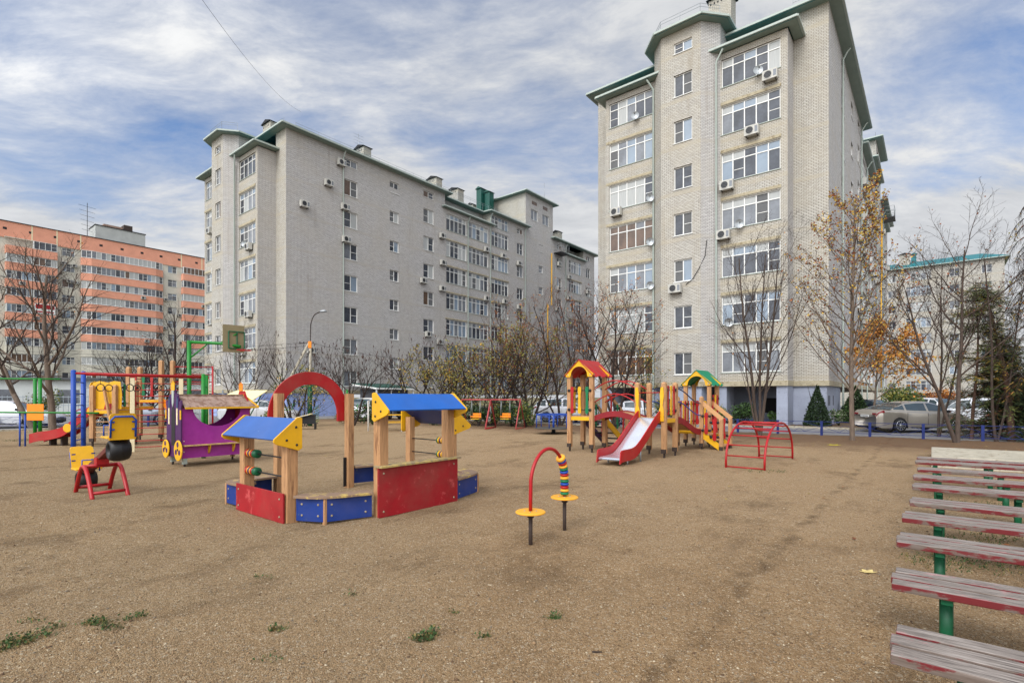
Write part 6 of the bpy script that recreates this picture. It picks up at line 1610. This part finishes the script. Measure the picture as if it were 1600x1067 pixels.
sp=[(*gp(30,1006),.07,130,.04),(*gp(62,996),.07,90,.035),(*gp(84,984),.05,40,.03),(*gp(50,973),.07,30,.03),(*gp(8,1015),.05,60,.04),(*gp(150,978),.06,110,.04),(*gp(172,984),.05,60,.03),(*gp(198,970),.05,40,.03),(*gp(222,963),.04,50,.03),(*gp(433,983),.04,60,.04),(*gp(662,995),.05,120,.05),(*gp(676,988),.03,50,.06),(*gp(757,994),.022,40,.04),(*gp(412,900),.06,26,.03),(*gp(548,928),.05,22,.03),(*gp(420,1028),.06,26,.02),(*gp(712,957),.02,18,.03),(*gp(866,966),.025,40,.05),(*gp(40,688),.5,200,.06),(*gp(1195,737),.3,120,.05)]
weeds('low_weeds','scattered low green weeds growing in the sandy foreground',sp,wm,5)
weeds('bench_grass','green grass and weeds growing between the benches',[(*gp(1520,880),.45,500,.04),(*gp(1590,870),.4,400,.04),(*gp(1540,840),.35,260,.04),(*gp(1500,785),.4,200,.04)],wm,6,'grass')
def litter():
    r=random.Random(9); mb=MB()
    for k in range(900):
        if k<330: u=r.uniform(-6,14); v=r.uniform(20.5,26.5)
        elif k<520: u=r.uniform(-.2,6); v=r.uniform(20,24)
        elif k<700: u=r.uniform(-26,-8); v=r.uniform(20,27)
        else: u=r.uniform(-22,2); v=r.uniform(7,22)
        p=W(u,v); z=hgt(u,v)+.012+(.02 if v>21.8 and u>-.5 else 0); s=r.uniform(.02,.05); a=r.uniform(0,2*PI)
        q=[(p.x+s*math.cos(a+t)*k2,p.y+s*math.sin(a+t)*k2,z+r.uniform(0,.015)) for t,k2 in ((0,1),(1.3,.55),(PI,.9),(-1.3,.55))]
        mb.add(q,[(0,1,2,3)],r.choice([LEAFB,LEAFB,P('brown_orange_leaf',S(146,88,44)),P('olive_yellow_leaf',S(148,128,62))]))
    o=mb.build('leaf_litter'); tag(o,'scattered brown and orange fallen leaves on the playground','fallen leaves',None,'stuff')
litter()
for i,(px,py,s,lab) in enumerate(((1356,896,.055,'single large pale fallen leaf on the sand left of the benches'),(1303,695,.16,'bright yellow scrap lying on the soil under the maple'))):
    X,Y=gp(px,py); m=MB(); z=hgt(X*CS-Y*SN,X*SN+Y*CS)+.012; pts=[(X+s*math.cos(a)*(1.5 if k%2 else .9),Y+s*math.sin(a)*(1.0 if k%2 else .6),z+(.01 if k%2 else 0)) for k,a in enumerate([2*PI*j/10 for j in range(10)])]
    m.add(pts+[(p[0],p[1],p[2]-.004) for p in pts],[tuple(range(10)),tuple(range(19,9,-1))]+[(j,10+j,10+(j+1)%10,(j+1)%10) for j in range(10)],P('pale_dry_leaf',S(206,184,120),.8) if i==0 else P('yellow_scrap',S(200,186,30),.7)); o=m.build('fallen_leaf' if i==0 else 'yellow_scrap'); tag(o,lab,'leaf' if i==0 else 'scrap')
m=MB(); X,Y=gp(932,1016); m.tube([(X-.03,Y,.004+hgt(X*CS-Y*SN,X*SN+Y*CS)),(X+.035,Y-.01,.01+hgt(X*CS-Y*SN,X*SN+Y*CS))],[.007,.004],BARKD,6); o=m.build('twig'); tag(o,'short dark twig lying on the sand in the centre foreground','twig')
# ------------------------------------------------------------------ sky, sun, camera
GLOW=3.6; SKYK=.92; EXPO=.30  # GLOW: added cloud brightness around the sun, behind the viewer, to lift the walls
w=bpy.data.worlds.new('World'); SC.world=w; w.use_nodes=True; nt=w.node_tree; bg=nt.nodes['Background']
EL=math.radians(43)
sd=(W(.16,-.95)); sd=Vector((sd.x,sd.y,0)).normalized(); SUN=Vector((sd.x*math.cos(EL),sd.y*math.cos(EL),math.sin(EL)))
sky=N(nt,'ShaderNodeTexSky'); sky.sky_type='NISHITA'; sky.sun_disc=False; sky.sun_elevation=EL; sky.sun_rotation=math.atan2(sd.x,sd.y); sky.air_density=1.0; sky.dust_density=.6; sky.ozone_density=1.6
tc=N(nt,'ShaderNodeTexCoord').outputs['Generated']; sp_=N(nt,'ShaderNodeSeparateXYZ'); L(nt,tc,sp_.inputs[0])
dz=math_(nt,'ADD',math_(nt,'MAXIMUM',sp_.outputs[2],0.0),.16)
cx=N(nt,'ShaderNodeCombineXYZ'); L(nt,math_(nt,'DIVIDE',sp_.outputs[0],dz),cx.inputs[0]); L(nt,math_(nt,'DIVIDE',sp_.outputs[1],dz),cx.inputs[1]); cx.inputs[2].default_value=12.3
big=noise_(nt,cx.outputs[0],.5,3,.5)
wrp=N(nt,'ShaderNodeTexNoise'); wrp.inputs['Scale'].default_value=.9; wrp.inputs['Detail'].default_value=3; L(nt,cx.outputs[0],wrp.inputs['Vector'])
va=N(nt,'ShaderNodeVectorMath'); va.operation='MULTIPLY_ADD'; L(nt,wrp.outputs['Color'],va.inputs[0]); va.inputs[1].default_value=(.5,.5,0); L(nt,cx.outputs[0],va.inputs[2])
rot=N(nt,'ShaderNodeMapping'); rot.inputs['Rotation'].default_value=(0,0,.6); rot.inputs['Scale'].default_value=(.75,1.5,1); L(nt,va.outputs[0],rot.inputs[0])
wv=noise_(nt,rot.outputs[0],1.5,9,.62); fine=noise_(nt,rot.outputs[0],8,7,.65)
mk=math_(nt,'ADD',math_(nt,'MULTIPLY',big,1.15),math_(nt,'ADD',math_(nt,'MULTIPLY',wv,.5),math_(nt,'MULTIPLY',fine,.22)))
hz=ramp(nt,sp_.outputs[2],[(0,(.45,.45,.45)),(.22,(.26,.26,.26)),(.45,(0,0,0))])
mk=math_(nt,'ADD',mk,hz)
msk=ramp(nt,mk,[(.74,(.08,.08,.08)),(.88,(.52,.52,.52)),(1.02,(1,1,1))])
sh=ramp(nt,math_(nt,'ADD',math_(nt,'MULTIPLY',wv,.6),math_(nt,'MULTIPLY',fine,.4)),[(.34,(.47,.49,.52)),(.5,(.59,.605,.63)),(.66,(.74,.745,.75))])
skc=mixc(nt,1.0,sky.outputs[0],(.105,.125,.150,1),'MULTIPLY')
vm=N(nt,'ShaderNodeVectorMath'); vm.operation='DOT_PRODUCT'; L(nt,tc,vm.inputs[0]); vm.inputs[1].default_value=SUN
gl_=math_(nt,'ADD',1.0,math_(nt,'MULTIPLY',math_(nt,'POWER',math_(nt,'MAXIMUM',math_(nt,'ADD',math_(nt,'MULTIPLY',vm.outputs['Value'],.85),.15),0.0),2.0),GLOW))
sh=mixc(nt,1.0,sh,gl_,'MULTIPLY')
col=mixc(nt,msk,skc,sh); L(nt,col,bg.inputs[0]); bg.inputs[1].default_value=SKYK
ld=bpy.data.lights.new('sun','SUN'); ld.energy=1.45; ld.angle=math.radians(20); ld.color=(1,.97,.93); lo_=bpy.data.objects.new('sun',ld); COL.objects.link(lo_); lo_.rotation_euler=SUN.to_track_quat('Z','Y').to_euler(); lo_.location=(0,-20,40)
cam=bpy.data.cameras.new('camera'); co=bpy.data.objects.new('camera',cam); COL.objects.link(co); SC.camera=co
cam.sensor_width=36; cam.lens=36*809/1600; cam.shift_y=86.5/1600; cam.clip_end=3000; cam.clip_start=.05
co.location=(0,0,1.7); co.rotation_euler=(PI/2,0,0)
SC.view_settings.view_transform='Standard'; SC.view_settings.look='None'; SC.view_settings.gamma=1; SC.view_settings.exposure=EXPO
try:
    SC.cycles.use_denoising=True; SC.cycles.max_bounces=5; SC.cycles.diffuse_bounces=2; SC.cycles.glossy_bounces=3
except Exception: pass
